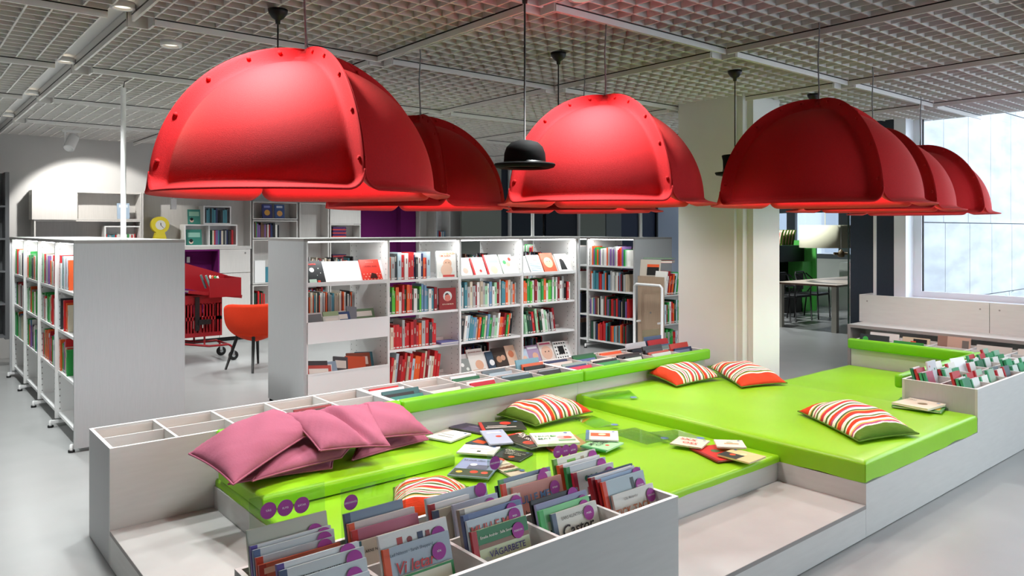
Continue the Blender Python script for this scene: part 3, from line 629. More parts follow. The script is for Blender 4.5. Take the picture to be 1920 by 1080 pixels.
for k, (bay, dx, zz, c, wd, wdn, ht, a) in enumerate(((2, .03, 1.13, '#e7e4dd', .13, 'white cover with a red child sketch', .17, (('d', .5, .35, .25, '#e8b8a8'),)), (2, .19, 1.13, '#e6dfd4', .16, 'cream cover with red spine', .2, (('r', .3, .05, .9, .4, '#dccfc0'), ('d', .6, .25, .1, '#c4272a'))), (2, .37, 1.13, '#dfe6ea', .19, 'pale blue baby cover with red spine', .23, (('d', .5, .25, .25, '#e3bba0'), ('r', .3, .6, .9, .8, '#8fb0c4'))), (2, .58, 1.13, '#cfd8cc', .17, 'green and red family photograph cover', .23, (('d', .3, .6, .14, '#3f9a58'), ('d', .55, .5, .16, '#d8a890'), ('d', .75, .75, .12, '#d84a3c'))),
        (3, .03, 1.13, '#e3e6e6', .09, 'white striped magazine, half hidden', .2, ()), (3, .14, 1.13, '#dfe5e6', .18, 'white cover with teal wavy lines', .215, tuple(('r', .08, .1 + .1 * i, .92, .13 + .1 * i, '#6f9ea4') for i in range(5))), (3, .34, 1.13, '#c9522e', .19, 'orange cover with a baby face', .235, (('d', .5, .5, .34, '#e2b08c'), ('d', .42, .55, .03, '#2a1a12'), ('d', .62, .55, .03, '#2a1a12'))), (3, .56, 1.13, '#e6e4e0', .19, 'white cover with a black figure', .22, (('p', ((.2, .1), (.7, .1), (.6, .6), (.3, .85)), '#1c1c1e'), ('d', .35, .8, .12, '#dcb49a'))),
        (2, .03, .14, '#8a8f8c', .13, 'dark cover with white flowers', .16, (('d', .3, .6, .16, '#e8e8e4'), ('d', .7, .3, .14, '#dfe4dc'))), (2, .16, .14, '#dedad4', .2, 'white parenting cover with a baby', .25, (('d', .6, .3, .26, '#dba98c'), ('r', .1, .02, .9, .12, '#c9b4a4'))), (2, .39, .14, '#32465a', .11, 'blue cover, partly hidden', .2, (('d', .5, .4, .3, '#e6e8ea'),)), (2, .48, .14, '#3a2c24', .18, 'dark brown family photograph cover', .23, (('d', .4, .45, .2, '#b88a6c'), ('d', .7, .5, .17, '#c89a80'))), (2, .66, .14, '#d8b8a0', .13, 'orange pink portrait cover', .24, (('d', .5, .6, .3, '#c97a58'),)),
        (3, .03, .14, '#b8c8d8', .1, 'pale blue cover at the row start', .18, (('d', .5, .4, .3, '#e0b8a0'),)), (3, .13, .14, '#a890b0', .17, 'lilac cover with a child', .21, (('d', .6, .4, .24, '#d8a890'), ('r', .1, .8, .9, .92, '#e8e8f0'))), (3, .31, .14, '#d9ccc4', .2, 'baby face portrait magazine', .23, (('d', .5, .45, .4, '#dbb09a'), ('d', .4, .5, .04, '#3a2a22'), ('d', .65, .5, .04, '#3a2a22'), ('r', .1, .86, .9, .94, '#b84a6a'))), (3, .53, .14, '#e6e6e2', .19, 'white cover with black dots and black square', .215, tuple(('d', .12 + .19 * (i % 5), .12 + .19 * (i // 5), .05, '#1c1c1e') for i in range(25)) + (('r', .3, .3, .72, .72, '#141416'),)))):
    sp = '#c4272a' if 'red spine' in wdn else None
    ttl = (('JOHANNES SPRING', .5, .86, .1, '#8a3a2c'),) if 'parenting' in wdn else (('BARN', .65, .7, .16, '#b84a3a'),) if 'wavy' in wdn else ()
    faceout(bay, dx, zz, '%s, %s of the %s bay' % (wdn, 'top slope' if zz > 1 else 'bottom slope', ordinal(bay + 1)), wd, ht, c, art=a, spine=sp, title=ttl)
picture_book('large white baby book standing face out beside red spines', .215, .265, .02, '#e4e3dd', M=TRS((MX + MW + .575, MY + .05, 1.132), R(-4), R(-8)), group=FG, art=(('r', .1, .02, .95, .22, '#d8dcd4'), ('d', .55, .52, .22, '#ddb096'), ('d', .5, .28, .3, '#e2bca4'), ('d', .47, .56, .02, '#2a201a'), ('d', .63, .56, .02, '#2a201a'), ('r', .3, .02, .9, .1, '#c8403a')), title=(('STORA BOKEN', .5, .9, .13, '#c8903a'), ('OM BARN', .42, .81, .13, '#c86a3a')))
picture_book('dark red cover with a pale oval picture, second shelf', .19, .215, .02, '#8c1c1c', M=TRS((MX + MW + .60, MY + .045, .812), R(-3), R(-6)), group=FG, art=(('d', .5, .62, .26, '#d8e0dc'), ('d', .47, .66, .12, '#2a1a18'), ('d', .5, .54, .18, '#d87a6a')), title=(('LEVA SOM BROR', .5, .25, .09, '#f0d8c0'),))
picture_book('lilac book lying flat at the end of the third shelf', .22, .16, .018, '#6a6aa8', M=Matrix.Translation((MX + MW + .59, MY + .0, .495)) @ Matrix.Rotation(R(-90), 4, 'X'), group=FG)
# loose books in the two deep trays of the first bay
TG = 'loose books in the deep trays'
tr_ = random.Random(5)
for k, (dx, zz, c, wd, ht, rz, ry, wdn) in enumerate(((.03, .66, '#6f7274', .15, .16, 4, 0, 'grey'), (.2, .655, '#d8d8d0', .16, .13, -6, 0, 'white'), (.22, .66, '#9fb48a', .15, .17, 3, 0, 'sage green'), (.28, .655, '#38507c', .21, .155, 0, 0, 'blue lettered'), (.45, .66, '#7c8088', .1, .19, 0, 24, 'tilted grey'), (.55, .655, '#6f8a6a', .22, .165, 2, 0, 'green'), (.56, .655, '#e07a3a', .2, .11, -2, 0, 'orange'),
        (.02, .15, '#b8443a', .24, .2, 8, -6, 'dark red'), (.02, .15, '#3a3c40', .22, .24, 6, -6, 'charcoal'), (.04, .15, '#e9e7e2', .24, .2, -3, -8, 'white titled'), (.12, .15, '#9ab4c8', .25, .22, 4, 0, 'pale blue'), (.32, .15, '#4a4c50', .14, .24, 0, 22, 'tilted photograph'), (.46, .15, '#d8562c', .2, .22, 0, 8, 'orange'), (.5, .15, '#8f4a34', .24, .25, -4, 4, 'brown'), (.6, .15, '#4a8494', .18, .25, 2, -5, 'teal'))):
    up = zz > .5; ry = min(10, abs(ry)); rz *= .12; zz = (.707 if up else .202) + .014 * math.sin(R(24)) + wd * math.sin(R(ry)) + .002; yy = MY + (.01 + .024 * (k if up else k - 7))
    picture_book('%s book standing in the %s tray of the first bay' % (wdn, 'upper' if up else 'lower'), wd, ht, .014, c, M=TRS((MX + dx, yy, zz), R(-24), R(rz), R(ry)), group=TG, art=(('r', .12, .55, .88, .85, '#e8e4da'),) if k % 2 else (), title=(('PETER', .4, .8, .22, '#3a2a28'),) if wdn == 'white titled' else ())
# far case: spines face -x, behind the column
fc = bookcase('white bookcase with a slate grey end panel next to the book trolley', (7.37, 6.40 + 3 * .85, 0), R(-90), 3, .85, .70, HC - .02, [ZS] * 3)
for bay in range(3):
    for ri, zz in enumerate(ZS):
        y0 = 6.4 + (3 - bay) * .85
        book_row((7.395, y0 - .03, zz), 'y', .8, [P_DARK + ['red', 'orange'], P_DARK + ['red', 'white'], P_MIX, 'white orange green grey white orange purple pale-green red'.split()][ri], (.2, .26), '', '', seed=200 + bay * 4 + ri, tr=(.018, .035), far=FARB, fill=.86)
        book_row((7.83, y0 - .03, zz), 'y', .8, P_DARK, (.2, .26), '', '', seed=230 + bay * 4 + ri, tr=(.018, .035), far=FARB, fill=.9)
bx('bookend', .055, .2, .72, .74, 1.13, 1.33, STEEL, fc)
# LED light of the cases
for o, nb, bw in ((lc, 4, .905), (mc, 4, MW), (fc, 3, .85)):
    for k in range(nb):
        l = light('case_led', 'AREA', (0, 0, 0), 2.3, (.98, 1, 1), shape='RECTANGLE', size=bw - .1, size_y=.02)
        l.parent = o; l.location = (k * bw + bw / 2, .0, HC - .03); l.rotation_euler = (R(18), 0, 0)
# white poles from the cases to the ceiling
for nm, x, y in (('standing on the grey-ended bookcase', 1.41, 6.38), ('above the last bay of the middle bookcase', 5.72, 6.5), ('above the slate-ended bookcase', 7.75, 6.62)):
    p = thing('cable_pole', 'white round cable pole ' + nm, 'pole', (x, y, HC + .024 - (.02 if x > 7 else 0)), group='cable poles')
    MB().tube([(0, 0, 0), (0, 0, 1.17)], .019, STEEL, 14).obj('pole', p, True); MB().tube([(0, 0, 1.165), (.01, .01, 1.22), (.06, .03, 1.25)], .004, WIRE, 6).obj('cable', p, True)
    MB().lathe([(.0, 0), (.032, 0), (.032, .006), (.02, .008)], STEEL, 16).obj('base_flange', p, True)

# ================================================================== RED FELT DOME PENDANTS
def dome_panel():
    """one quarter shell: dished panel with a fin at both seams, flared brim and rounded lower corners"""
    na, nv = 40, 36; r0, L, LB = .525, .062, .066; bm = bmesh.new(); g = []
    for i in range(na + 1):
        a = math.sin((i / na - .5) * math.pi) * (math.pi / 4); col_ = []
        es = math.pi / 4 - abs(a); cr = .10
        v0 = 0
        if es < cr: q = 1 - es / cr; v0 = .075 * (1 - math.sqrt(max(0, 1 - q * q)))
        for j in range(nv + 1):
            tv = (j / nv) ** 1.7; v = v0 + (1 - v0) * tv; el = v * math.pi / 2
            ds = es * math.cos(el) * r0; db = (v - v0) * math.pi / 2 * r0      # distances to the seam and to the brim edge
            ls = max(0, 1 - max(0, ds - .002) / .024); lb = max(0, 1 - db / .02)
            lip = max(L * ls ** 2.2, LB * lb ** 2.4)
            if v > .9: lip = max(lip, L * .75 * ((v - .9) / .1) ** 1.5)
            rr = r0 + lip
            col_.append(bm.verts.new((rr * math.cos(el) * math.cos(a * .996), rr * math.cos(el) * math.sin(a * .996), rr * math.sin(el) - .01 * lb)))
        g.append(col_)
    for i in range(na):
        for j in range(nv):
            f = bm.faces.new((g[i][j], g[i + 1][j], g[i + 1][j + 1], g[i][j + 1])); f.smooth = True
    bmesh.ops.remove_doubles(bm, verts=bm.verts[:], dist=1e-5)
    bmesh.ops.recalc_face_normals(bm, faces=bm.faces[:])
    me = bpy.data.meshes.new('shade_panel'); bm.to_mesh(me); bm.free(); me.materials.append(FELT)
    return me
DP = dome_panel()
BTN = MB().lathe([(0, .006), (.0075, .006), (.0085, .004), (.0085, 0)], FELT, 12).mesh('button', True)
def dome(label, px, t, seam_deg, zr=1.755, energy=38):
    c = (FWD + RGT * ((px - CXP) / FPX)) * t
    o = thing('dome_pendant', label, 'pendant lamp', (c.x, c.y, zr), group='red felt dome pendants')
    base = math.atan2(-c.y, -c.x) + R(seam_deg) + R(45)
    for k in range(4):
        p = place('shade_panel', DP, o, (0, 0, 0), (0, 0, base + k * R(90)))
        s = p.modifiers.new('thickness', 'SOLIDIFY'); s.thickness = .007; s.offset = -1
        for sd in (1, -1):                             # rivet buttons along the fins of this panel
            for el in (10, 29, 48, 66, 79):
                rr = .525 + .042; e = R(el); a = sd * (R(45) - .009 / (rr * math.cos(e)))
                b = place('button', BTN, p, (rr * math.cos(e) * math.cos(a), rr * math.cos(e) * math.sin(a), rr * math.sin(e)))
                b.rotation_euler = Vector((sd * math.sin(a), -sd * math.cos(a), 0)).to_track_quat('Z', 'Y').to_euler()
    top = .585; H_ = CZ - zr + .02
    MB().tube([(0, 0, .30), (0, 0, top - .03), (.004, 0, top + .05), (-.003, .002, (top + H_) / 2), (.004, -.003, H_ - .06), (0, 0, H_)], .0042, WIRE, 6).obj('cable', o, True)
    MB().tube([(.03, .02, top - .035), (.012, .008, top + .03), (.004, 0, top + .07)], .0035, WIRE, 6).obj('hanger_wire', o, True)
    MB().lathe([(0, .02), (.05, .015), (.055, 0), (.05, -.05), (0, -.055)], FELT, 16).obj('hub', o, True, (0, 0, .53))
    MB().lathe([(0, -.1), (.05, -.08), (.062, -.03), (.045, .02), (.022, .06), (.022, .12), (0, .12)], mat('opal_bulb', '#fff1dc', .4, emit=5), 18).obj('bulb', o, True, (0, 0, .32))
    l = light('dome_bulb_light', 'SPOT', (0, 0, 0), energy, (.91, 1, .98), spot_size=R(118), spot_blend=.5, shadow_soft_size=.07); l.parent = o; l.location = (0, 0, .20)
    l = light('dome_glow', 'POINT', (0, 0, 0), 15, (1, .95, .88), shadow_soft_size=.07); l.parent = o; l.location = (0, 0, .17)
    return o
dome('biggest red felt dome pendant, hanging over the pink cushions', 572, 3.08, 20)
dome('red felt dome pendant half hidden behind the biggest one', 787, 4.85, 15)
dome('red felt dome pendant beside the black bowler hat lamp', 1135, 4.12, 33)
dome('red felt dome pendant hanging before the column, above the thick mattress', 1535, 4.25, 30)
dome('red felt dome pendant, second of the three overlapping ones by the window', 1636, 5.45, 40)
dome('red felt dome pendant hanging right against the big window', 1726, 6.55, 50)
dome('red felt dome pendant almost hidden below the one with the bowler hat', 1095, 5.7, 25)

# hat pendants
HATB = mat('black_hat_felt', '#0c0c0d', .8, .2)
def hat(label, px, t, zr, bowler=True):
    c = (FWD + RGT * ((px - CXP) / FPX)) * t
    o = thing('hat_pendant', label, 'pendant lamp', (c.x, c.y, zr), group='black hat pendants'); s = 1
    if bowler:
        MB().lathe([(.098, .02), (.101, .05), (.099, .085), (.088, .115), (.065, .138), (.035, .147), (0, .149)], HATB, 28).obj('crown', o, True)
        MB().lathe([(.10, .022), (.099, .02), (.1, .045), (.103, .045), (.104, .02)], solid('#050506'), 28).obj('hat_band', o, True)
        pr = [(.096, .02), (.12, .012), (.14, .018), (.148, .03), (.145, .036), (.135, .026), (.118, .022), (.1, .03)]
    else:
        MB().lathe([(.088, .02), (.084, .06), (.086, .12), (.094, .155), (.09, .16), (0, .16)], HATB, 28).obj('crown', o, True)
        MB().lathe([(.09, .02), (.087, .055)], solid('#050506'), 28).obj('hat_band', o, True)
        pr = [(.086, .02), (.11, .01), (.135, .015), (.145, .03), (.142, .034), (.13, .022), (.11, .02), (.09, .028)]
    b = MB().lathe(pr, HATB, 28).obj('brim', o, True); b.scale = (1, .82, 1); b.rotation_euler = (0, 0, TH - R(90))
    MB().lathe([(0, .03), (.085, .03)], mat('hat_lining', '#d8d2c4', .5), 24).obj('lining', o, True)
    H_ = CZ - zr
    MB().tube([(0, 0, .14), (0, 0, H_ - .02)], .0045, BLACK, 6).obj('cord', o, True)
    MB().lathe([(0, -.075), (.012, -.075), (.014, -.055), (.03, -.045), (.048, -.02), (.052, 0), (0, .004)], BLACK, 20).obj('ceiling_rose', o, True, (0, 0, H_))
    return o
hat('black bowler hat pendant lamp between the first and third domes', 984, 3.62, 1.885)
hat('black top hat pendant lamp partly behind the dome at the column', 1378, 5.5, 1.99, False)
hat('black hat pendant whose cord drops behind the biggest dome', 521, 3.98, 2.1)
hat('black hat pendant whose cord drops behind the bowler-side dome', 1047, 4.95, 2.0, False)
hat('black hat pendant whose ceiling rose shows above the column-side dome', 1525, 6.45, 2.0)

# ================================================================== FAR WALL: CABINETS, NICHES, NOOK
YU = 11.0                                              # front of the wall furniture; the wall is .3 m behind
def cubby(name, label, x0, x1, z0, z1, m=WHITE, depth=.27, e=.018, back=True, yf=YU, cat='shelf unit', inner=None, group=None):
    t = thing(name, label, cat, (x0, yf, z0), group=group); W_, H_ = x1 - x0, z1 - z0
    bx('top_panel', 0, W_, 0, depth, H_ - e, H_, m, t); bx('bottom_panel', 0, W_, 0, depth, 0, e, m, t); bx('side_panel', 0, e, 0, depth, e, H_ - e, m, t); bx('side_panel', W_ - e, W_, 0, depth, e, H_ - e, m, t)
    if back: bx('back_panel', e, W_ - e, depth - .012, depth, e, H_ - e, inner or m, t)
    return t
CAB = mat('wall_cabinet_laminate', '#cfccc8', .5, .3, noise=.04, nscale=8, stretch=(10, 10, .6))
c1 = cubby('wall_cabinet', 'white wall cabinet with one closed door, lit by the spotlight', 1.40, 2.655, 1.735, 2.105, CAB, .29, cat='cabinet')
bx('door', -.005, .475, -.02, 0, 0, .37, CAB, c1); bx('partition', .475, .495, 0, .28, .018, .352, CAB, c1)
cubby('wall_shelf', 'white shelf unit below the spotlit cabinet', 1.42, 2.655, 1.36, 1.733, CAB)
for a, b_, nm in ((2.21, 2.65, 'holding small books below the spotlit cabinet'),): cubby('shelf_box', 'small white box shelf ' + nm, a, b_, 1.38, 1.66, STEEL, .22, yf=YU + .02)
lw = thing('lower_cabinet', 'white low cabinet run with a drawer front beside the purple nook', 'cabinet', (0, YU, 0))
bx('front_panel', 1.35, 2.446, 0, .02, .06, 1.33, CAB, lw); bx('front_panel', 2.45, 3.684, 0, .02, .06, .384, CAB, lw); bx('plinth', 1.35, 7.0, .03, .05, 0, .06, BLACK, lw)
bx('drawer_front', 3.69, 4.135, 0, .02, .985, 1.325, CAB, lw); bx('door', 3.69, 4.135, 0, .02, .06, .978, CAB, lw); bx('ledge', 1.35, 4.15, -.005, .29, 1.33, 1.352, CAB, lw)
bx('seat_board', 2.45, 3.684, 0, .28, .385, .398, CAB, lw)
place('knob', MB().lathe([(0, .012), (.01, .012), (.012, .002), (.008, 0)], EDGE, 12, Matrix.Rotation(R(90), 4, 'X')).mesh('knob', True), lw, (4.06, 0, 1.27))
nk = thing('reading_nook', 'purple felt-lined reading nook with a seat pad', 'nook', (2.45, YU, .40))
bx('lining_back', .0, 1.234, .265, .28, 0, .927, PURPLE, nk); bx('lining_side', 1.214, 1.234, -.01, .265, 0, .927, PURPLE, nk); bx('lining_side', 0, .02, 0, .265, 0, .927, PURPLE, nk); bx('lining_top', .02, 1.214, 0, .265, .907, .927, PURPLE, nk)
bx('seat_pad', .02, 1.214, -.01, .262, .002, .06, PURPLE, nk, .012); bx('reading_light', .86, .9, .235, .262, .74, .82, STEEL, nk)
nk2 = thing('wall_panel', 'tall purple felt panel behind the second bay of the middle case', 'felt panel', (5.965, YU, .1))
bx('felt_field', 0, .80, .24, .26, 0, 1.95, PURPLE, nk2); bx('felt_field', .802, 1.10, .10, .26, 0, 1.95, PURPLE, nk2); bx('seat_pad', 0, .8, 0, .24, .2, .34, RED, nk2)
# white stacked boxes in the niche over the nook
cubby('shelf_box', 'wide white box shelf standing on the ledge above the nook', 3.215, 3.955, 1.374, 1.685, STEEL, .22, yf=YU + .03)
bx('divider', .33, .348, 0, .2, .018, .29, STEEL, bpy.data.objects['shelf_box.001'])
cubby('shelf_box', 'small white box shelf stacked on the wide one', 3.475, 3.865, 1.687, 1.95, STEEL, .22, yf=YU + .03)
cubby('niche_frame', 'grey white niche framing the stacked boxes and clock', 2.66, 4.15, 1.354, 2.12, CAB, .28, cat='niche')
UN = 'white wall cubbies'
for nm, a, b_, c, d in (('two face-out covers', 4.17, 4.87, 1.764, 2.03), ('a row of dark books above the case end', 4.17, 4.87, 1.475, 1.752), ('a white box below the dark books', 4.17, 4.87, .80, 1.465), ('a few red books by the orange chair', 4.17, 4.87, .42, .79), ('nothing, lowest beside the orange chair', 4.17, 4.87, .06, .41), ('the empty bright back above the middle case', 4.90, 5.39, 1.475, 2.03), ('a small framed picture behind the first bay', 4.90, 5.39, .80, 1.465), ('a plain back low behind the first bay', 4.9, 5.39, .06, .79),
                        ('purple stacked books', 5.41, 5.95, 1.475, 1.70), ('a purple book pile behind the first bay', 5.41, 5.95, .80, 1.465), ('a plain back below the purple pile', 5.41, 5.95, .06, .79)):
    cubby('wall_cubby', 'white wall cubby with ' + nm, a, b_, c, d, CAB, .27, group=UN)
tag(bx('cover_panel', 5.41, 5.95, YU, YU + .02, 1.705, 2.03, CAB), 'plain white cover panel above the purple stacked books', 'panel')
bx('white_box', 4.2, 4.36, YU + .0, YU + .2, .8195, 1.15, STEEL).name = 'storage_box'; tag(bpy.data.objects['storage_box'], 'plain white storage box standing in a wall cubby', 'box')
cubby('wall_shelf', 'white shelving beyond the purple panel', 7.08, 7.42, .06, 2.05, CAB, .28)
cubby('wall_shelf', 'white open shelving next to the frosted partition', 7.43, 7.73, .06, 2.05, STEEL, .28)
bx('shelf', .018, .28, 0, .26, 1.36, 1.38, STEEL, bpy.data.objects['wall_shelf.002'])
tag(bx('framed_picture', 5.02, 5.14, YU + .10, YU + .115, .82 + .4, .82 + .56, BLACK), 'small black framed picture in the cubby behind the first bay', 'picture frame'); pf = bpy.data.objects['framed_picture']; pf.location.z = -.398
bx('print', 5.035, 5.125, YU + .098, YU + .0995, 1.235, 1.365, solid('#8c867c'), pf)
# far books: one mass, past the limit of individuals
for x0, L_, z, pal, hr, sd in ((1.45, .3, 1.38, P_DARK, (.09, .1), 1), (1.78, .36, 1.38, P_DARK, (.09, .1), 2), (2.23, .38, 1.40, 'green red white teal grey white'.split(), (.13, .15), 3), (3.58, .34, 1.393, P_DARK, (.2, .22), 4), (3.5, .33, 1.706, 'teal navy charcoal teal black'.split(), (.18, .21), 5), (4.19, .42, 1.495, 'black green black navy purple dark-red white orange brown'.split(), (.18, .23), 6),
                               (4.19, .2, .44, 'red dark-green black orange red'.split(), (.2, .26), 7), (5.17, .18, .82, P_DARK, (.2, .26), 8), (4.92, .42, .44, P_DARK, (.2, .26), 9), (7.45, .2, 1.46, 'white red blue white'.split(), (.1, .14), 10)):
    book_row((x0, YU + .03, z), 'x', L_, pal, hr, '', '', seed=300 + sd, tr=(.015, .03), far=FARB)
for k in range(9): FARB.box(5.47 + .005 * (k % 3), YU + .03, 1.495 + .018 * k, 5.70 + .008 * (k % 2), YU + .2, 1.512 + .018 * k, solid('#4a2c5c' if k % 3 else '#c4423a'))
for k in range(22): FARB.box(5.47 + .005 * (k % 3), YU + .03, .82 + .018 * k, 5.70 + .008 * (k % 2), YU + .2, .837 + .018 * k, solid('#3a2c4c' if k % 4 else '#b8423a'))
for k in range(7): FARB.box(4.62 + .02 * k, YU + .04, .822, 4.636 + .02 * k, YU + .2, 1.02 + .01 * (k % 3), solid(PALC[P_DARK[k].replace('-', ' ')]))
FG2 = 'face-out covers on the wall shelves'
for lab, x, z, wd, ht, c, a in (('teal green cover with a child standing on the wide box', 3.27, 1.6875, .17, .21, '#3f8f80', (('r', .1, .55, .9, .85, '#9fd0b8'), ('d', .3, .25, .16, '#e8c8b8'), ('d', .3, .34, .13, '#141414'))), ('teal green cover with a child inside the wide box', 3.25, 1.394, .21, .22, '#2f7f70', (('r', .1, .5, .9, .8, '#8fc0b0'), ('d', .3, .2, .14, '#e8c8b8'), ('d', .3, .28, .12, '#141414'))),
                                ('blue purple fairytale cover, first of two in the cubby', 4.335, 1.784, .155, .21, '#3a3c74', (('d', .5, .4, .28, '#d8a04a'), ('r', .2, .75, .8, .9, '#8a90c8'))), ('blue orange fairytale cover, second of two in the cubby', 4.53, 1.784, .155, .21, '#40588c', (('d', .5, .35, .28, '#e0a860'), ('r', .2, .75, .8, .9, '#c8d0e0'))),
                                ('pale blue cover propped in the spotlit cabinet', 2.37, 1.755, .15, .21, '#a8bcd0', (('d', .5, .35, .2, '#5a7a9c'), ('r', .15, .72, .85, .9, '#e0e8f0'))), ('teal and black portrait cover beside the case end', 4.385, .822, .17, .23, '#3f7f90', (('d', .6, .45, .28, '#2a1c18'), ('d', .6, .5, .2, '#c89a80')))):
    picture_book(lab, wd, ht, .012, c, M=TRS((x, YU + .05, z), R(-6)), art=a, group=FG2)
tag(FARB.obj('distant_books'), 'small books filling the far cases and wall shelves', 'books', kind='stuff')
# clock
ck = thing('shelf_clock', 'yellow keyhole-shaped clock standing above the nook', 'clock', (2.905, YU + .04, 1.374))
pts = []
for k in range(0, 61):
    a = R(-62 + k * (304 / 60)); pts.append((.115 * math.cos(a), .30 + .115 * math.sin(a)))
pts = [(.105, 0)] + [(.105, .02), (.07, .15)] + pts + [(-.07, .15), (-.105, .02), (-.105, 0)]
b = MB(); n = len(pts); b.poly([(x, 0, z) for x, z in pts], YELLOW); b.poly([(x, .09, z) for x, z in reversed(pts)], YELLOW)
for k in range(n): p, q = pts[k], pts[(k + 1) % n]; b.poly([(p[0], 0, p[1]), (p[0], .09, p[1]), (q[0], .09, q[1]), (q[0], 0, q[1])], YELLOW)
b.obj('body', ck); MB().disc(0, .30, .066, -.003, solid('#d8d8d0'), 28).obj('dial', ck)
b = MB(); b.tube([(.0, -.006, .30), (.035, -.006, .262)], .003, BLACK, 6); b.obj('minute_hand', ck); MB().tube([(0, -.006, .30), (.0, -.006, .325)], .0035, BLACK, 6).obj('hour_hand', ck)
# wall-mounted steel shelf at the passage
ws = thing('steel_shelf', 'dark grey perforated steel shelf rack at the passage edge', 'shelf rack', (.41, 10.5, .33)); GS = mat('grey_steel', '#77787a', .5)
for k in range(5):
    bx('shelf', 0, .66, 0, .3, .02 + k * .38, .04 + k * .38, GS, ws)
    bk = random.Random(k)
bx('upright', .66, .70, 0, .3, 0, 1.95, GS, ws); bx('upright', 0, .02, 0, .3, 0, 1.95, GS, ws); bx('back_plate', .02, .66, .295, .3, 0, 1.95, GS, ws); bx('wall_bracket', .1, .5, .3, .8, 1.8, 1.86, GS, ws)
b = MB()
for k in range(34): b.box(.703, .12, .05 + k * .055, .704, .18, .07 + k * .055, BLACK)
b.obj('slot_row', ws)
# spotlight on the wall cabinet, with a track
sp = thing('spotlight', 'small white cylinder spotlight under the ceiling above the cabinet', 'spotlight', (1.66, 10.0, 2.62), group='track spotlights')
M = Matrix.Rotation(R(-52), 4, 'X') @ Matrix.Rotation(R(12), 4, 'Y')
MB().lathe([(0, .10), (.055, .10), (.058, .07), (.058, -.09), (.05, -.1), (.045, -.07), (0, -.07)], STEEL, 20, Matrix.Rotation(R(25), 4, 'Y') @ Matrix.Rotation(R(-30), 4, 'X')).obj('lamp_body', sp, True)
bx('bracket', -.07, -.055, -.01, .01, -.02, .13, STEEL, sp); bx('track_adapter', -.09, .09, -.015, .015, .12, .145, STEEL, sp)
lt = light('wall_spot', 'SPOT', (1.72, 10.13, 2.555), 95, (1, .97, .92), spot_size=R(84), spot_blend=.25, shadow_soft_size=.03)
lt.rotation_euler = (Vector((2.1, YB, 1.5)) - Vector(lt.location)).to_track_quat('-Z', 'Y').to_euler()
rod = thing('hanging_rod', 'thin white rod hanging from the ceiling beside the first dome', 'rod', (2.95, 10.6, 2.0)); MB().tube([(0, 0, 0), (0, 0, .8)], .012, STEEL, 8).obj('rod', rod, True); bx('end_box', -.035, .035, -.02, .02, -.12, .02, STEEL, rod)

# ================================================================== ORANGE CHAIR, RED CART, BOOK TROLLEY
chr_ = thing('shell_chair', 'orange red upholstered shell chair with black wooden legs', 'chair', (3.30, 8.62, 0), R(20))
bm = bmesh.new(); g = []; NA, NV = 36, 14
for i in range(NA + 1):
    a = R(-125 + 250 * i / NA); f = (1 - abs(a) / R(125)); rim = .60 + .17 * (math.sin(min(1, f * 1.6) * math.pi / 2) ** 1.5)
    cl = []
    for j in range(NV + 1):
        v = j / NV; z = .33 + (rim - .33) * v ** 1.2; rad = .02 + (.30 + .01 * v) * (1 - (1 - v) ** 3.2)
        cl.append(bm.verts.new((rad * math.sin(a), rad * math.cos(a) * (1.02 if abs(a) < R(90) else .95), z)))
    g.append(cl)
for i in range(NA):
    for j in range(NV): bm.faces.new((g[i][j], g[i][j + 1], g[i + 1][j + 1], g[i + 1][j])).smooth = True
bmesh.ops.recalc_face_normals(bm, faces=bm.faces[:]); me = bpy.data.meshes.new('shell'); bm.to_mesh(me); bm.free(); me.materials.append(ORANGE)
sh = place('shell', me, chr_, rot=(0, 0, R(139))); s = sh.modifiers.new('t', 'SOLIDIFY'); s.thickness = .03; s.offset = 0
MB().lathe([(0, .45), (.2, .455), (.24, .44), (.24, .41), (.16, .37), (0, .36)], ORANGE, 28).obj('seat_pad', chr_, True)
for sx, sy in ((-1, -1), (1, -1), (-1, 1), (1, 1)): MB().tube([(sx * .14, sy * .13, .40), (sx * .235, sy * .225, 0)], [.021, .013], DARKWOOD, 10).obj('leg', chr_, True)

ct = thing('library_cart', 'red tubular book cart with slotted basket sides and tilted tray', 'book cart', (2.86, 9.56, 0), R(0))
def bar(pts, r, nm='frame_tube', m=RED): return MB().tube(pts, r, m, 8).obj(nm, ct, True)
for y in (-.22, .22):
    bar([(-.55, y, .30), (-.25, y, .27), (.15, y, .20), (.38, y, .2), (.42, y, .17), (.43, y, .10)], .014); bar([(-.46, y, .98), (-.33, y, .88), (-.36, y, .62), (-.45, y, .45), (-.5, y, .30)], .015); bar([(-.30, y, .28), (-.30, y, .15)], .013)
bar([(-.46, -.22, .98), (-.46, .22, .98)], .015, 'push_handle'); bar([(.40, -.22, .19), (.40, .22, .19)], .013); bar([(.1, -.2, .2), (.1, -.2, .34)], .012); bar([(.1, .2, .2), (.1, .2, .34)], .012)
for y in (-.215, .215):
    b = MB(); x0, x1, z0, z1 = -.36, .30, .32, .82
    ns = 9
    b.box(x0, y - .004, z0, x1, y + .004, z0 + .05, RED); b.box(x0, y - .004, .52, x1, y + .004, .56, RED); b.box(x0, y - .004, .71, x1, y + .004, z1, RED)
    for k in range(ns * 2 + 1):
        xx = x0 + (x1 - x0) * k / (ns * 2)
        wv = .075 if k in (0, ns, ns * 2) else .016
        b.box(min(xx, x1 - wv), y - .004, z0 + .05, min(xx + wv, x1), y + .004, z1 - .1, RED)
    b.obj('slotted_side', ct)
bx('basket_end', .296, .304, -.215, .215, .32, .82, RED, ct); bx('basket_end', -.364, -.356, -.215, .215, .32, .74, RED, ct); bx('basket_floor', -.36, .30, -.21, .21, .32, .33, RED, ct)
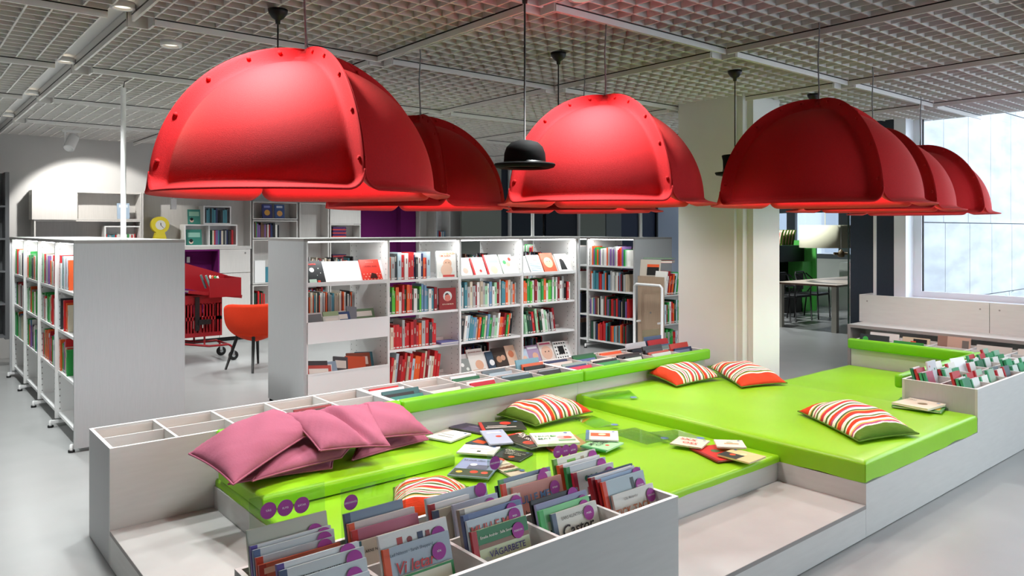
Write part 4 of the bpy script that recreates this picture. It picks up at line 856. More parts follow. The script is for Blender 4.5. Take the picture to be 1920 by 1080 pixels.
tz = MB(); Mt = Matrix.Translation((-.10, 0, .86)) @ Matrix.Rotation(R(8), 4, 'Y')
tz.box(0, -.27, 0, .62, .27, .006, solid('#5c5a58'), Mt); o = tz.obj('tray_floor', ct)
b = MB(); b.box(-.01, -.28, -.01, .63, -.272, .03, RED, Mt); b.obj('tray_rail', ct)
b = MB(); b.poly([(.22, .272, .82), (.54, .272, .80), (.54, .272, 1.02), (-.08, .272, 1.22), (-.08, .272, .9)], RED); o = b.obj('tray_side', ct); o.modifiers.new('t', 'SOLIDIFY').thickness = .012
bx('tray_end', .50, .512, -.28, .28, .79, 1.02, RED, ct); bx('tray_end_lip', .13, .512, -.29, -.28, .79, 1.02, RED, ct)
bx('shock_strut', -.02, .03, -.245, -.225, .4, .8, BLACK, ct); bx('lever', .02, .16, -.26, -.235, .47, .53, BLACK, ct); MB().lathe([(0, .02), (.085, .02), (.09, 0), (.085, -.02), (0, -.02)], BLACK, 20, Matrix.Rotation(R(90), 4, 'X') @ Matrix.Scale(1.35, 4, (0, 1, 0))).obj('padded_disc', ct, True, (-.25, -.235, .47))
WH = MB().lathe([(0, -.014), (.045, -.016), (.058, -.012), (.06, 0), (.058, .012), (.045, .016), (0, .014)], BLACK, 20, Matrix.Rotation(R(90), 4, 'X')).mesh('wheel', True)
HUB = MB().lathe([(0, -.02), (.022, -.02), (.022, .02), (0, .02)], CHROME, 12, Matrix.Rotation(R(90), 4, 'X')).mesh('wheel_hub', True)
for x, y in ((.43, -.22), (.43, .22), (-.30, -.22), (-.30, .22)):
    wl = place('wheel', WH, ct, (x + .01, y, .06)); place('wheel_hub', HUB, wl); bx('caster_fork', x - .012, x + .02, y - .024, y + .024, .075, .125, CHROME, ct)
CG = 'books in the red cart'
for k, (x, c, wdn) in enumerate(((.14, '#e2e0da', 'white'), (.17, '#d8562c', 'orange'), (.2, '#3f9a58', 'green'), (.23, '#e8e6e0', 'cream'), (.0, '#4a5a5c', 'slate'), (.06, '#5c7a74', 'grey green'))):
    o = picture_book('%s book tipped into the tray of the red cart' % wdn, .2, .17, .016, c, M=TRS((ct.location.x + x + .12, 9.56 - .2 + (.1 if k < 4 else 0), .90 - x * .13), R(-20), R(70)), group=CG)

ty = thing('book_trolley', 'beech book trolley with white tubular handle beside the slate-ended case', 'book trolley', (7.0, 5.64, 0))
bx('end_panel', 0, .02, 0, .39, .12, 1.05, BEECH, ty); bx('end_panel', .86, .88, 0, .39, .12, 1.05, BEECH, ty); bx('middle_panel', .02, .86, .185, .205, .12, 1.0, WHITE, ty)
for zz in (.14, .48, .82): bx('shelf', .02, .86, 0, .39, zz, zz + .018, WHITE, ty)
MB().tube([(-.06, -.03, .06), (-.06, -.03, .93), (-.06, .0, .955), (-.06, .36, .955), (-.06, .39, .93), (-.06, .39, .06)], .016, STEEL, 10).obj('handle_frame', ty, True); bx('handle_bracket', -.06, 0, .02, .04, .5, .52, STEEL, ty); bx('handle_bracket', -.06, 0, .34, .36, .5, .52, STEEL, ty)
place('screw_cap', MB().lathe([(0, .003), (.012, .003), (.012, 0)], EDGE, 10, Matrix.Rotation(R(-90), 4, 'Y')).mesh('screw_cap'), ty, (0, .19, .62))
for x in (.06, .82):
    for y in (.05, .34): place('wheel', WH, ty, (x, y, .06))
TYG = 'books on the beech trolley'
q = random.Random(8)
for zz, nm in ((.838, 'top'), (.498, 'middle'), (.158, 'bottom')):
    x = 7.03
    for k in range(9):
        th = q.uniform(.016, .034); hgt = q.uniform(.22, .28); c = q.choice('red green white dark-red dark-green grey pale-blue orange green'.split()).replace('-', ' ')
        o = place('shelf_book', shelf_book_mesh(c), None, (x, 5.645, zz + .0015 + (th * math.sin(R(10)) if zz > .8 else 0)), (0, R(10 if zz > .8 else 0), 0), (th, .17, hgt)); tag(o, '%s book, %s on the %s shelf of the beech trolley' % (c, ordinal(k + 1), nm), 'book', TYG); x += th + .003
picture_book('large beige book leaning on top of the beech trolley', .25, .2, .02, '#b8aea0', M=TRS((7.0, 6.0, 1.052), R(-12), R(-70)), group=TYG, art=(('r', .35, .05, .95, .6, '#1c1a1a'), ('r', .35, .55, .95, .72, '#d8562c')))
picture_book('green book lying across the top of the beech trolley', .34, .28, .012, '#2a8a44', M=Matrix.Translation((7.05, 5.98, 1.27)) @ Matrix.Rotation(R(-60), 4, 'Z') @ Matrix.Rotation(R(-92), 4, 'X'), group=TYG)
picture_book('red book lying under the green one on the beech trolley', .3, .24, .03, '#d8472c', M=Matrix.Translation((7.08, 5.95, 1.24)) @ Matrix.Rotation(R(-60), 4, 'Z') @ Matrix.Rotation(R(-91), 4, 'X'), group=TYG)
# ================================================================== FAR ROOM
tb = thing('long_table', 'long pale wooden table in the far room', 'table', (11.35, 5.75, 0)); OAK = mat('pale_oak', '#b3a596', .4, .4, noise=.06, nscale=8)
bx('table_top', 0, 2.6, 0, 1.05, .715, .745, OAK, tb); bx('top_edge', -.004, 0, 0, 1.05, .716, .744, mat('walnut_edge', '#5a4234', .5), tb)
for x in (.02, 2.5):
    for y in (.02, .95): bx('leg', x, x + .08, y, y + .08, 0, .715, mat('greige_leg', '#b0ada2', .5), tb)
def black_chair(label, x, y, rz):
    t = thing('armchair', label, 'chair', (x, y, 0), rz, 'black armchairs at the long table')
    for sx in (-1, 1):
        MB().tube([(sx * .24, -.22, 0), (sx * .235, -.2, .44), (sx * .235, -.2, .64), (sx * .22, .05, .66)], .013, BLACK, 8).obj('leg', t, True); MB().tube([(sx * .2, .25, 0), (sx * .2, .2, .44), (sx * .22, .05, .66), (sx * .2, .22, .80)], .013, BLACK, 8).obj('leg', t, True)
    MB().tube([(-.2, .2, .66), (-.2, .24, .78), (-.15, .25, .83), (.15, .25, .83), (.2, .24, .78), (.2, .2, .66)], .013, BLACK, 8).obj('back_tube', t, True)
    bx('backrest', -.14, .14, .235, .25, .5, .81, BLACK, t, .006); bx('seat', -.22, .22, -.22, .22, .42, .46, BLACK, t, .012); return t
black_chair('black armchair at the near table corner, closest to the column', 11.75, 7.1, R(8)); black_chair('black armchair second along the long table', 12.45, 7.12, R(-4)); black_chair('black armchair third along the long table', 13.1, 7.1, R(4)); black_chair('black armchair at the far end of the long table', 14.35, 6.35, R(-90))
black_chair('black armchair on the near side of the long table', 12.2, 5.5, R(180))
dl = thing('drum_pendant', 'wide cream drum shade pendant over the long table', 'pendant lamp', (11.9, 6.23, 1.315))
MB().lathe([(.40, 0), (.40, .37), (.397, .37), (.397, 0)], mat('cream_fabric', '#cfcdb4', .8, .1), 40).obj('shade', dl, True); MB().tube([(0, 0, .2), (0, 0, CZ - 1.315)], .004, solid('#c8b878'), 6).obj('cord', dl, True); MB().tube([(-.397, 0, .33), (.397, 0, .33)], .004, CHROME, 6).obj('spider_bar', dl, True)
ty2 = thing('hanging_toy', 'small dark toy figure hanging below the drum shade', 'toy', (11.42, 5.72, 1.18)); 
MB().tube([(0, 0, .14), (0, 0, CZ - 1.18)], .002, BLACK, 5).obj('string', ty2, True); BR = mat('brass_brown', '#6a5a40', .4)
MB().lathe([(0, 0), (.05, .01), (.055, .06), (.035, .1), (0, .13)], BR, 14).obj('body', ty2, True); MB().tube([(-.09, .07, .06), (.09, -.07, .06)], .02, BR, 8).obj('arms', ty2, True)
sf = thing('reading_booth', 'black booth with a green side panel in the far room', 'booth', (13.35, 7.75, 0)); BG = mat('bright_green_laminate', '#5ec45a', .4)
bx('seat_box', 0, .9, 0, .55, 0, .42, BLACK, sf); bx('back_panel', 0, .9, .5, .55, .42, 1.25, BLACK, sf); bx('shelf_block', 0, .9, .15, .5, .98, 1.3, BLACK, sf); bx('side_panel', .9, .94, -.1, .6, 0, 1.4, BG, sf); bx('front_panel', .55, .9, -.02, 0, 0, .98, BG, sf); bx('low_table', -.5, .1, -.3, .1, .55, .6, mat('dark_grey_top', '#4a4d50', .4), sf)
for k in range(5):
    m = [STRIPE, STRIPE][k % 2]
    p0 = Vector((13.4 + k * .11, 7.9, 1.31)); pillow('cushion', '%s striped cushion standing in the row on the black booth' % ordinal(k + 1), [p0, p0 + Vector((0, .3, 0)), p0 + Vector((.1, .3, .3)), p0 + Vector((.1, 0, .3))], .04, m, 'striped cushions on the booth', 30 + k, n=10)
bx('far_counter', 14.9, 15.25, 4.2, 7.5, 0, .95, WHITE).name = 'window_counter'; tag(bpy.data.objects['window_counter'], 'low white counter under the far room windows', 'counter')
gd = thing('glass_door', 'clear glass sliding door edge beside the dark pier', 'glass door', (8.25, 4.04, 0)); bx('pane', 0, 1.0, 0, .012, .01, 2.4, GLASS, gd); bx('edge', -.006, 0, -.002, .014, .01, 2.4, mat('green_glass_edge', '#1c3a30', .2), gd)
b = bx('handle', .06, .075, -.03, .04, .95, 1.25, CHROME, gd)

# ================================================================== PICTURE BOOKS LYING ON THE MATTRESSES
LG = 'picture books lying on the green mattresses'
FLATS = []
def flat(*a, **k): FLATS.append((a, k))
def hit(P, Q):
    """do two flat quads overlap in plan (separating axes)"""
    for A in (P, Q):
        for i in range(4):
            e = A[(i + 1) % 4] - A[i]; n = Vector((-e.y, e.x)); p = [n.dot(v) for v in P]; q = [n.dot(v) for v in Q]
            if max(p) <= min(q) or max(q) <= min(p): return False
    return True
LAID = []
def lay(label, p0, p1, p3, z, c, th=.009, art=(), title=(), spine=None, dot=True):
    """p0 p1 along the lower edge of the cover, p3 at the top of the spine side (pixels on the height z)"""
    a, b_, d = onz(*p0, z), onz(*p1, z), onz(*p3, z); u = b_ - a; wd = min(u.length, .30); u.normalize(); v = d - a; v = v - u * v.dot(u); ht = min(v.length, .32); v.normalize(); n = u.cross(v)
    if n.z < 0: n = -n
    quad = [p.to_2d() for p in (a, a + u * wd, a + u * wd + v * ht, a + v * ht)]
    base = max([.4055 if z > .39 else .3315] + [zt for q, zt in LAID if hit(quad, q)]); zt = base + th + .0055; LAID.append((quad, zt)); z = base + th + .0005
    M = Matrix(((u.x, -n.x, v.x, a.x), (u.y, -n.y, v.y, a.y), (u.z, -n.z, v.z, z), (0, 0, 0, 1)))
    ar = list(art)
    if dot: ar.append(('d', .85, .88, .05, '#5a7aa8'))
    return picture_book(label, wd, ht, th, c, spine, M, tuple(ar), title, None, LG)
Z1 = .3365
flat('white sketch-cover book beside the pink cushions', (798, 820), (845, 829), (824, 803), Z1, '#e4e6e0', art=(('r', .2, .3, .8, .35, '#7a8a80'), ('r', .2, .5, .7, .54, '#9aa89e')))
flat('dark violet book at the back of the scattered books', (842, 802), (912, 815), (868, 793), Z1, '#4c4660', art=(('r', .3, .6, .7, .65, '#a89ab0'),))
flat('black book with red figure at the back of the scattered books', (905, 810), (988, 806), (900, 794), Z1 + .011, '#2c2e30', art=(('d', .6, .75, .13, '#d8392c'), ('r', .1, .25, .8, .32, '#d8d4cc'), ('r', .15, .42, .6, .48, '#d8d4cc')), spine='#b8342c')
flat('dark picture book half under the pale grey one', (873, 832), (925, 842), (897, 816), Z1, '#3a4450', art=(('r', .1, .2, .5, .5, '#d8562c'),))
flat('pale grey blue book with a red motif among the scattered books', (918, 841), (963, 838), (889, 816), Z1 + .011, '#a8b4c8', art=(('d', .6, .5, .13, '#c8402c'), ('r', .2, .75, .8, .82, '#e8ecf0')))
flat('dark book with white lettering and red spine among the scattered books', (937, 824), (1000, 847), (975, 816), Z1 + .004, '#34302e', spine='#c8302c', th=.012, art=(('d', .7, .35, .12, '#c8402c'),), title=(('ÄN', .2, .8, .2, '#e8e4da'), ('TA SKOR', .5, .6, .14, '#d8d4cc')))
flat('white cover with green lettering and garden scene', (1008, 845), (1088, 841), (1000, 823), Z1 + .006, '#e6e9e2', th=.014, art=(('d', .7, .5, .14, '#e8a8a0'), ('d', .82, .5, .1, '#d8564a'), ('r', .55, .2, .95, .3, '#7ab07a'), ('d', .5, .65, .08, '#8fc48a')), title=(('TROLL', .27, .62, .16, '#2f8a4c'), ('MAT', .25, .4, .16, '#2f8a4c')))
flat('ochre book partly under the white garden cover', (1035, 849), (1112, 842), (1050, 820), Z1 - .006, '#c89a58', spine='#c8452c', art=(('d', .8, .6, .1, '#3a2a22'),))
flat('pale book with orange print and blue edge beyond the garden cover', (1098, 831), (1160, 833), (1095, 813), Z1 + .01, '#dfe2e0', spine='#5a7aa0', art=(('r', .15, .35, .75, .7, '#e2643a'), ('d', .5, .55, .12, '#e8d8b0')))
flat('mint green book with black title at the edge of the group', (1136, 854), (1170, 838), (1092, 842), Z1 - .006, '#9ed8a0', spine='#2f8a4c', art=(('d', .5, .3, .06, '#d8392c'),), title=(('MYSNE', .5, .75, .2, '#1c2420'), ('CURL', .5, .52, .2, '#1c2420')))
flat('white sketch-cover book near the green block', (856, 852), (925, 857), (886, 838), Z1 + .006, '#e2e4df', art=(('r', .5, .2, .6, .35, '#3a4038'), ('r', .2, .55, .8, .6, '#b8bab0')))
flat('black book with white title lettering beside the sketch cover', (922, 857), (975, 866), (945, 843), Z1 - .004, '#2e302e', art=(('d', .6, .2, .1, '#d8562c'),), title=(('ON', .25, .8, .2, '#e6e2d8'), ('VAD ÄR DET PÅ', .55, .6, .1, '#d8d4ca'), ('LIVET HÄR', .55, .42, .12, '#d8d4ca')))
flat('red and white crowd picture book under the grey blue one', (908, 866), (960, 897), (935, 858), Z1 - .002, '#dccabc', spine='#c8452c', art=tuple(('d', .15 + .2 * (i % 4), .15 + .22 * (i // 4), .05, ['#c8452c', '#5a7a5c', '#8a5a48', '#e8e0d0'][i * 7 % 4]) for i in range(16)))
flat('grey blue farm picture book in front of the scattered books', (839, 894), (916, 900), (863, 861), Z1 + .008, '#8a9ab8', art=(('r', .02, .02, .98, .38, '#3a4a34'), ('d', .55, .24, .1, '#d8462c'), ('d', .2, .2, .08, '#d8b84a'), ('d', .82, .22, .09, '#c8543a'), ('r', .3, .4, .8, .62, '#5c6474'), ('d', .4, .62, .09, '#e0e4ea')), title=(('Vi och den små', .45, .84, .13, '#1c1c20', .3),))
flat('cream alphabet book at the edge of the low mattress', (1256, 835), (1315, 844), (1275, 822), Z1 + .006, '#e4d8c4', title=(('SXX', .4, .7, .28, '#c8402c'), ('OSS', .55, .3, .28, '#c8402c')))
flat('white landscape-format book overlapping the red one', (1345, 843), (1400, 845), (1332, 829), Z1 + .016, '#e2dccb', art=(('d', .5, .6, .12, '#a8b8a0'), ('r', .3, .4, .8, .5, '#c89a58')))
flat('red book with a green frog shape under the others', (1345, 866), (1410, 858), (1314, 838), Z1, '#c8302c', art=(('d', .45, .6, .12, '#3f7a4a'),), spine='#8c1a22')
flat('yellow and black comic-style book at the mattress edge', (1405, 870), (1437, 858), (1348, 853), Z1 + .012, '#d8c890', art=(('r', .0, .4, .5, 1, '#2c3430'), ('d', .35, .7, .1, '#d8562c'), ('d', .6, .5, .12, '#e8d8a8')))
flat('cream book on top of the pair by the corner trough', (1672, 757), (1740, 770), (1683, 744), .427, '#ddd6c2', th=.014, art=(('d', .6, .5, .13, '#8a7a5c'),), title=(('TOMAS', .15, .75, .1, '#4a5a6a'),))
flat('green and yellow book under the cream one by the corner trough', (1672, 762), (1765, 774), (1705, 747), .412, '#5a9a50', th=.012, art=(('r', .55, .1, .95, .9, '#d8c04a'),))
for a_, k_ in sorted(FLATS, key=lambda q: q[0][4]): lay(*a_, **k_)
# clear acrylic sheets lying about
AG = 'clear acrylic shelf signs left on the mattresses'
BLUE_S = solid('#6a84b4')
for lab, pts, z in (('clear acrylic sheet beside the green-ended cushion', [(1072, 784), (1115, 803), (1162, 799), (1110, 779)], .345), ('clear acrylic sheet in the middle of the low mattress', [(1137, 811), (1213, 834), (1258, 824), (1190, 802)], .345), ('clear acrylic sheet touching the thick mattress edge', [(1215, 811), (1258, 829), (1325, 824), (1270, 806)], .348), ('clear acrylic sheet on the corner of the thick mattress', [(1090, 741), (1120, 749), (1198, 747), (1180, 732)], .408)):
    P_ = [onz(*p, z) for p in pts]; c0 = sum(P_, Vector()) / 4; t = thing('acrylic_sign', lab, 'acrylic sheet', c0, group=AG); b = MB()
    P_ = [p - c0 for p in P_]; up = Vector((0, 0, .003)); b.poly(P_, ACRYL); b.poly([p + up for p in P_], ACRYL)
    for k in range(4): b.poly([P_[k], P_[(k + 1) % 4], P_[(k + 1) % 4] + up, P_[k] + up], ACRYL)
    b.obj('sheet', t); q0 = P_[2] * .8; MB().lathe([(0, .0), (.024, .0)], BLUE_S, 16).obj('round_label', t, False, q0 + Vector((0, 0, .0045)))

# ================================================================== BOOKS STANDING IN THE TROUGHS
FZ = .374
CRG = 'stickered picture books in the near trough'
def cell(i, row): return .823 + .312 * i + .02, 1.845 + (.245 if row else .02)
def stack(i, row, items, lean=18, y0=.04, gap=.032, place_word=''):
    """items from the front cover backwards"""
    x0, yb = cell(i, row)
    y = yb + (y0 if not row else .022)
    for k, it in enumerate(items):
        lab, c, wd, ht, kw = it; kw = dict(kw); dx = kw.pop('dx', 0); th = kw.pop('th', .011); ln = kw.pop('lean', lean)
        picture_book(lab, wd, ht, th, c, M=TRS((x0 + dx, y, FZ + .012 + th * math.sin(R(ln))), R(-ln)), group=CRG, **kw); y += th / math.cos(R(ln)) + .0065
V = '#93398a'
stack(2, 0, [('brick-patterned road works book at the front of its cell', '#c8d4b0', .235, .235, dict(dx=.0, spine='#b02c34', sticker=('FORDON', .8, .84), art=(('r', .09, .8, 1, 1, '#2f7a4c'), ('d', .2, .55, .08, '#b8c4b8'), ('r', .09, .0, .16, .5, '#8a6a4a'), ('r', .09, .74, 1, .8, '#8a6a58')), title=(('Emelie Andrén · Salla Savolainen', .46, .89, .052, '#e8e8d8'), ('VÄGARBETE', .57, .64, .12, '#3a3278'), ('OCH', .57, .55, .055, '#3a3278'), ('FORDONSTRUCKAR', .57, .46, .085, '#2a2a58')))),
             ('pale blue book with red block title, behind the road works book', '#c3d0d8', .24, .265, dict(dx=.0, th=.009, sticker=('MAJA', .82, .9), title=(('MULLE ME', .42, .86, .17, '#b83a34'),), art=(('r', .0, .2, .1, .8, '#d8dde0'),))),
             ('blue car book with lime lettering', '#66789e', .25, .275, dict(dx=.0, th=.018, sticker=('BILAR', .8, .9), spine='#546690', title=(('BILAR', .5, .76, .2, '#b8dc5a'), ('ULF SVEDBERG', .45, .91, .07, '#2a2f48')))),
             ('white book standing last in the car book cell', '#d9d6cc', .265, .285, dict(dx=.005, th=.02, sticker=('', .9, .9), spine='#8a8278'))], lean=16)
stack(2, 1, [('red truck cover tucked behind the balloon book', '#b4bcd0', .2, .25, dict(dx=.07, sticker=('MASKINER', .8, .86), art=(('r', .1, .35, .75, .72, '#c83a30'), ('r', .15, .45, .35, .65, '#e8c8b8'), ('d', .2, .3, .08, '#1c1c1e'), ('d', .6, .3, .08, '#1c1c1e')))),
             ('hot air balloon cover beside the red truck one', '#b9b7a8', .19, .24, dict(dx=.0, th=.014, spine='#4a5a78', art=(('d', .5, .68, .36, '#a39d90'), ('p', ((.2, .5), (.8, .5), (.56, .22), (.44, .22)), '#a39d90'), ('r', .42, .08, .58, .2, '#7a4a30'), ('r', .8, .0, 1, .4, '#3a5a8a')))),
             ('dark red spined book behind the balloon cover', '#d8dadc', .17, .255, dict(dx=.0, spine='#a01c28', th=.016)), ('pale grey blue book last in the balloon cell', '#b6c2cc', .27, .27, dict(dx=.0, sticker=('', .88, .93)))], lean=14)
stack(3, 0, [('cream book with handwritten black title', '#dcddd2', .225, .21, dict(dx=.04, spine='#5a6a80', sticker=('PYSSEL', .78, .84), title=(('Castor', .48, .66, .25, '#1c1c1c', .25), ('LARS KLINTING', .42, .88, .07, '#6a6a64')))),
             ('bright green bus timetable book behind the cream one', '#7cc88a', .25, .225, dict(dx=.0, sticker=('', .86, .85), spine='#3fae5a', art=(('r', .12, .45, .38, .8, '#c8d8c0'), ('r', .14, .5, .36, .55, '#3a4a3a'), ('r', .14, .62, .36, .67, '#3a4a3a'), ('r', .65, .5, .85, .62, '#1c2a20')), title=(('Emilia Andrén', .58, .82, .07, '#1c2a20'),))),
             ('lilac book with outlined title behind the green one', '#8f90b4', .255, .24, dict(dx=.005, sticker=('', .88, .84), title=(('Pyssel och lek', .45, .8, .12, '#46426e'),))),
             ('black book last in the cream title cell', '#16181a', .235, .25, dict(dx=.0, sticker=('', .86, .92), title=(('EKSTRAND & CHRISTENSEN', .45, .88, .05, '#6fae4a'),)))], lean=17)
stack(3, 1, [('salmon pink house-building book with blue title', '#cf8d80', .25, .25, dict(dx=.035, sticker=('BYGGE', .82, .84), art=(('r', 0, 0, 1, .25, '#b87264'),), title=(('MULLE MECK', .45, .78, .16, '#4a78a8'), ('bygger ett hus', .5, .58, .12, '#3a2a28', .2)))),
             ('mint book with red spine behind the salmon one', '#cfdad0', .25, .265, dict(dx=.0, spine='#d8452c', sticker=('', .8, .93), art=(('r', .25, .45, .5, .7, '#8a3a3a'),))),
             ('grey blue book with dark block title behind the mint one', '#77869c', .26, .275, dict(dx=.005, sticker=('HUS', .85, .92), title=(('MULLE ME', .45, .84, .15, '#2a3040'),), spine='#5a9a5c')),
             ('navy spined book last in the salmon book cell', '#5c6c78', .2, .25, dict(dx=.0, spine='#2a3448'))], lean=15)
stack(4, 0, [('cream clock book with orange title, front of the corner cell', '#dcdcd4', .235, .205, dict(dx=.045, sticker=('TICKTACK', .88, .8), title=(('TICK-TACK', .42, .66, .17, '#b86a40'), ('Ulla Melander', .4, .88, .06, '#8a8a84')))),
             ('pale blue book with dark tree trunks', '#aebfc6', .24, .255, dict(dx=.02, sticker=('ÅRSTIDER', .84, .8), spine='#d8452c', art=(('r', .18, .05, .27, .75, '#3a4446'), ('p', ((.68, .3), (.76, .3), (.72, .95), (.64, .95)), '#3a4446')), title=(('VINTERN KOMMER', .45, .62, .06, '#4a5658'),))),
             ('blue book with a curved dark branch', '#8ea4c0', .25, .262, dict(dx=.015, sticker=('', .88, .92), spine='#a8242c', art=(('p', ((.1, .5), (.5, .8), (.52, .84), (.08, .56)), '#1f2a40'),), title=(('Ut i naturen', .62, .8, .09, '#2a3a58'),))),
             ('dark red spined book at the back of the corner cell', '#d8dadc', .25, .265, dict(dx=.0, spine='#8c1420', th=.02)), ('navy backed book last in the corner cell', '#2a3a5c', .25, .265, dict(dx=.02))], lean=17)
stack(4, 1, [('white clock book with red title panel', '#d8d9d4', .235, .24, dict(dx=.035, spine='#b02840', sticker=('KLOCKAN', .86, .84), th=.014, art=(('r', .28, .32, .95, .72, '#b04458'), ('d', .3, .86, .05, '#2f6a4c'), ('d', .42, .86, .05, '#3a7a5c'), ('d', .54, .86, .05, '#2f6a4c'), ('d', .4, .16, .14, '#b8b4a8')), title=(('Klockan', .62, .6, .15, '#f0e4e4'), ('och tiden', .62, .43, .15, '#f0e4e4')))),
             ('grey white book behind the clock book', '#c2cad0', .23, .26, dict(dx=.02, spine='#2f8a4c', th=.016, sticker=('', .86, .9))), ('white book with orange spine behind the clock book', '#d8dadc', .235, .265, dict(dx=.005, spine='#d8502c', th=.018)),
             ('cream tree-picture book last in the clock cell', '#dfe2d2', .245, .285, dict(dx=.0, spine='#6aa83c', sticker=('', .9, .9), art=(('r', .3, .6, .5, .95, '#7ab83c'), ('d', .15, .75, .12, '#2f9a48'), ('r', .62, .55, .7, .95, '#a89a7a'))))], lean=14)
stack(1, 0, [('blank cream book with green edge at the very front', '#dfe0cc', .2, .175, dict(dx=.03, spine='#dfe0cc', art=(('r', .95, 0, 1, 1, '#2f8a4c'), ('r', 0, .96, 1, 1, '#2f8a4c')))),
             ('grey blue book with red handwritten title', '#a9b6c2', .24, .255, dict(dx=.0, spine='#d8562c', sticker=('SÖK', .8, .8), title=(('Vi letar', .42, .74, .2, '#c02c30', .2), ('Leif Nilsson · Sarah Sheppard', .4, .91, .055, '#5a6a78')), art=(('d', .15, .6, .04, '#c88a3a'),))),
             ('white tractor book with dark red block title', '#e4e4e0', .25, .29, dict(dx=.0, sticker=('MASKINER', .84, .84), art=(('r', .24, .86, .32, .93, '#b83a34'), ('d', .42, .88, .04, '#8a2c2c'), ('r', .54, .85, .62, .93, '#2a3a5a'), ('r', .66, .86, .72, .92, '#8a2c2c')), title=(('ALLT OM', .45, .72, .2, '#8c1c22'),)))], lean=17)
stack(1, 1, [('cream book with an orange round fruit on the cover', '#dcd4c4', .24, .22, dict(dx=.0, spine='#4a7a88', art=(('d', .28, .5, .14, '#d8823c'), ('d', .28, .5, .09, '#e8d8c0')), title=(('ARNE NORLIN · JONAS BURMAN', .5, .84, .052, '#3a3432'),), sticker=('', .82, .85))),
             ('rose pink book with white joined-up title', '#b87088', .25, .25, dict(dx=.0, title=(('Nyponros', .5, .62, .2, '#f0dce4', .25),), spine='#c83a3a', sticker=('', .9, .6))), ('orange spined book behind the rose one', '#c8c4c0', .25, .265, dict(spine='#d8562c', th=.016)), ('grey blue book last in the rose cell', '#6f8296', .22, .29, dict(spine='#3a4c66', th=.014))], lean=15)
stack(0, 0, [('white picture book with blue mountain, front of the end cell', '#d4dce2', .25, .22, dict(art=(('p', ((.3, .2), (.7, .2), (.5, .6)), '#8a9cc0'),), sticker=('', .84, .8))), ('pale grey book with spruce drawing behind the mountain one', '#c8d2d6', .255, .25, dict(sticker=('DJUR', .82, .84), art=(('p', ((.55, .5), (.75, .5), (.65, .85)), '#6a7c98'),), spine='#a83a34')),
             ('pale grey book with small author line in the end cell', '#c6ccce', .26, .275, dict(sticker=('', .86, .9), title=(('ARNE NORLIN · JONAS BURMAN', .5, .88, .05, '#2c2c2c'),), spine='#4a5a78')), ('white book with lilac spine in the end cell', '#d8dcde', .255, .285, dict(sticker=('', .84, .92), spine='#5c4a94', th=.014))], lean=17)
stack(0, 1, [('rust red book between white ones in the end cell', '#b8583c', .26, .235, dict(spine='#a83428', th=.012, art=(('r', .05, .88, .95, .95, '#d8a890'),))), ('grey book with a purple sticker in the end cell', '#b8c2c8', .25, .25, dict(spine='#c8452c', sticker=('', .86, .9))), ('white book with blue spine in the end cell', '#c8d0d4', .26, .265, dict(spine='#5a7098', sticker=('', .86, .9), th=.014)), ('white book with violet spine in the end cell', '#d0d4d8', .26, .27, dict(spine='#5a4a9c', th=.014, sticker=('', .9, .9))),
             ('pale train picture book behind the clear sign', '#b9bcae', .26, .31, dict(art=(('d', .3, .55, .28, '#a09c90'), ('r', .5, .45, .95, .75, '#a83a48'), ('r', .55, .55, .7, .7, '#d8d0c8')), sticker=('FORDON', .82, .82)))], lean=15)
# upright clear signs in the near trough
for lab, x, y, wd, ht, dots in (('upright clear sign with three purple dots in the end cell', .86, 2.284, .25, .40, (.06, .115, .17)), ('upright clear sign with one purple dot behind the rose book', 1.17, 2.286, .25, .36, (.035,)), ('upright clear sign with one purple dot behind the house book', 1.79, 2.286, .25, .37, (.035,)), ('upright clear sign with three purple dots behind the clock book', 2.11, 2.286, .25, .35, (.05, .095, .14))):
    t = thing('acrylic_sign', lab, 'acrylic sheet', (x, y, FZ), group='upright clear signs in the near trough'); t.rotation_euler = (R(-2), 0, 0)
    bx('sheet', 0, wd, 0, .003, 0, ht, ACRYL, t)
    for k, d in enumerate(dots):
        s_ = MB().disc(0, 0, .026, 0, STICK, 20).obj('sticker', t, loc=(d, -.001, ht - .05 - .004 * k)); place('sticker_lettering', text_mesh(['TÅG', 'FLYG', 'BÅTAR'][k] if len(dots) > 1 else 'ORDNINGS-', .009, solid('#f0e8f0')), s_, (0, -.0006, 0), (R(90), 0, 0))
# long trough: books leaning low
LTG = 'books leaning in the long trough'
lq = random.Random(21)
spec = [(3, 0, ['#4a3430', '#8a2c30']), (5, 1, ['#c9cfd4', '#b02c30']), (5, 0, ['#2f7a70', '#1f2426', '#2f5a5c']), (6, 1, []), (6, 0, ['#d8d4cc']), (7, 1, ['#2f6a4c', '#c8cfd2']), (7, 0, ['#b02c3c', '#d8dcd8']), (8, 1, ['#9ab0b8', '#5a6a70']), (8, 0, ['#2f4a4c', '#8aa0a8']),
        (9, 1, ['#17181a', '#c8603a', '#6a9aa8']), (9, 0, ['#2c3436', '#8a9a9c']), (10, 1, ['#c9c5bd', '#2c3a58']), (10, 0, ['#c8405a', '#3a4a70', '#8aa09a']), (11, 1, ['#5a70a0', '#1f6a3c', '#2f5a44']), (11, 0, ['#3f9a5c', '#1f2c28', '#d0d0c8']), (12, 1, ['#c8a898', '#d8562c', '#b8b0a4']), (12, 0, ['#c8dcd0', '#1c2a28', '#17181a']), (13, 1, ['#2a3440', '#17181a', '#c0c4c8']), (13, 0, ['#c8d8cc', '#b8503c', '#3a3c40', '#2c2c2e']), (14, 1, ['#8aa8a8', '#5c7a9c', '#b8343c']), (14, 0, ['#6a7a98', '#2c3a58', '#b83c34'])]
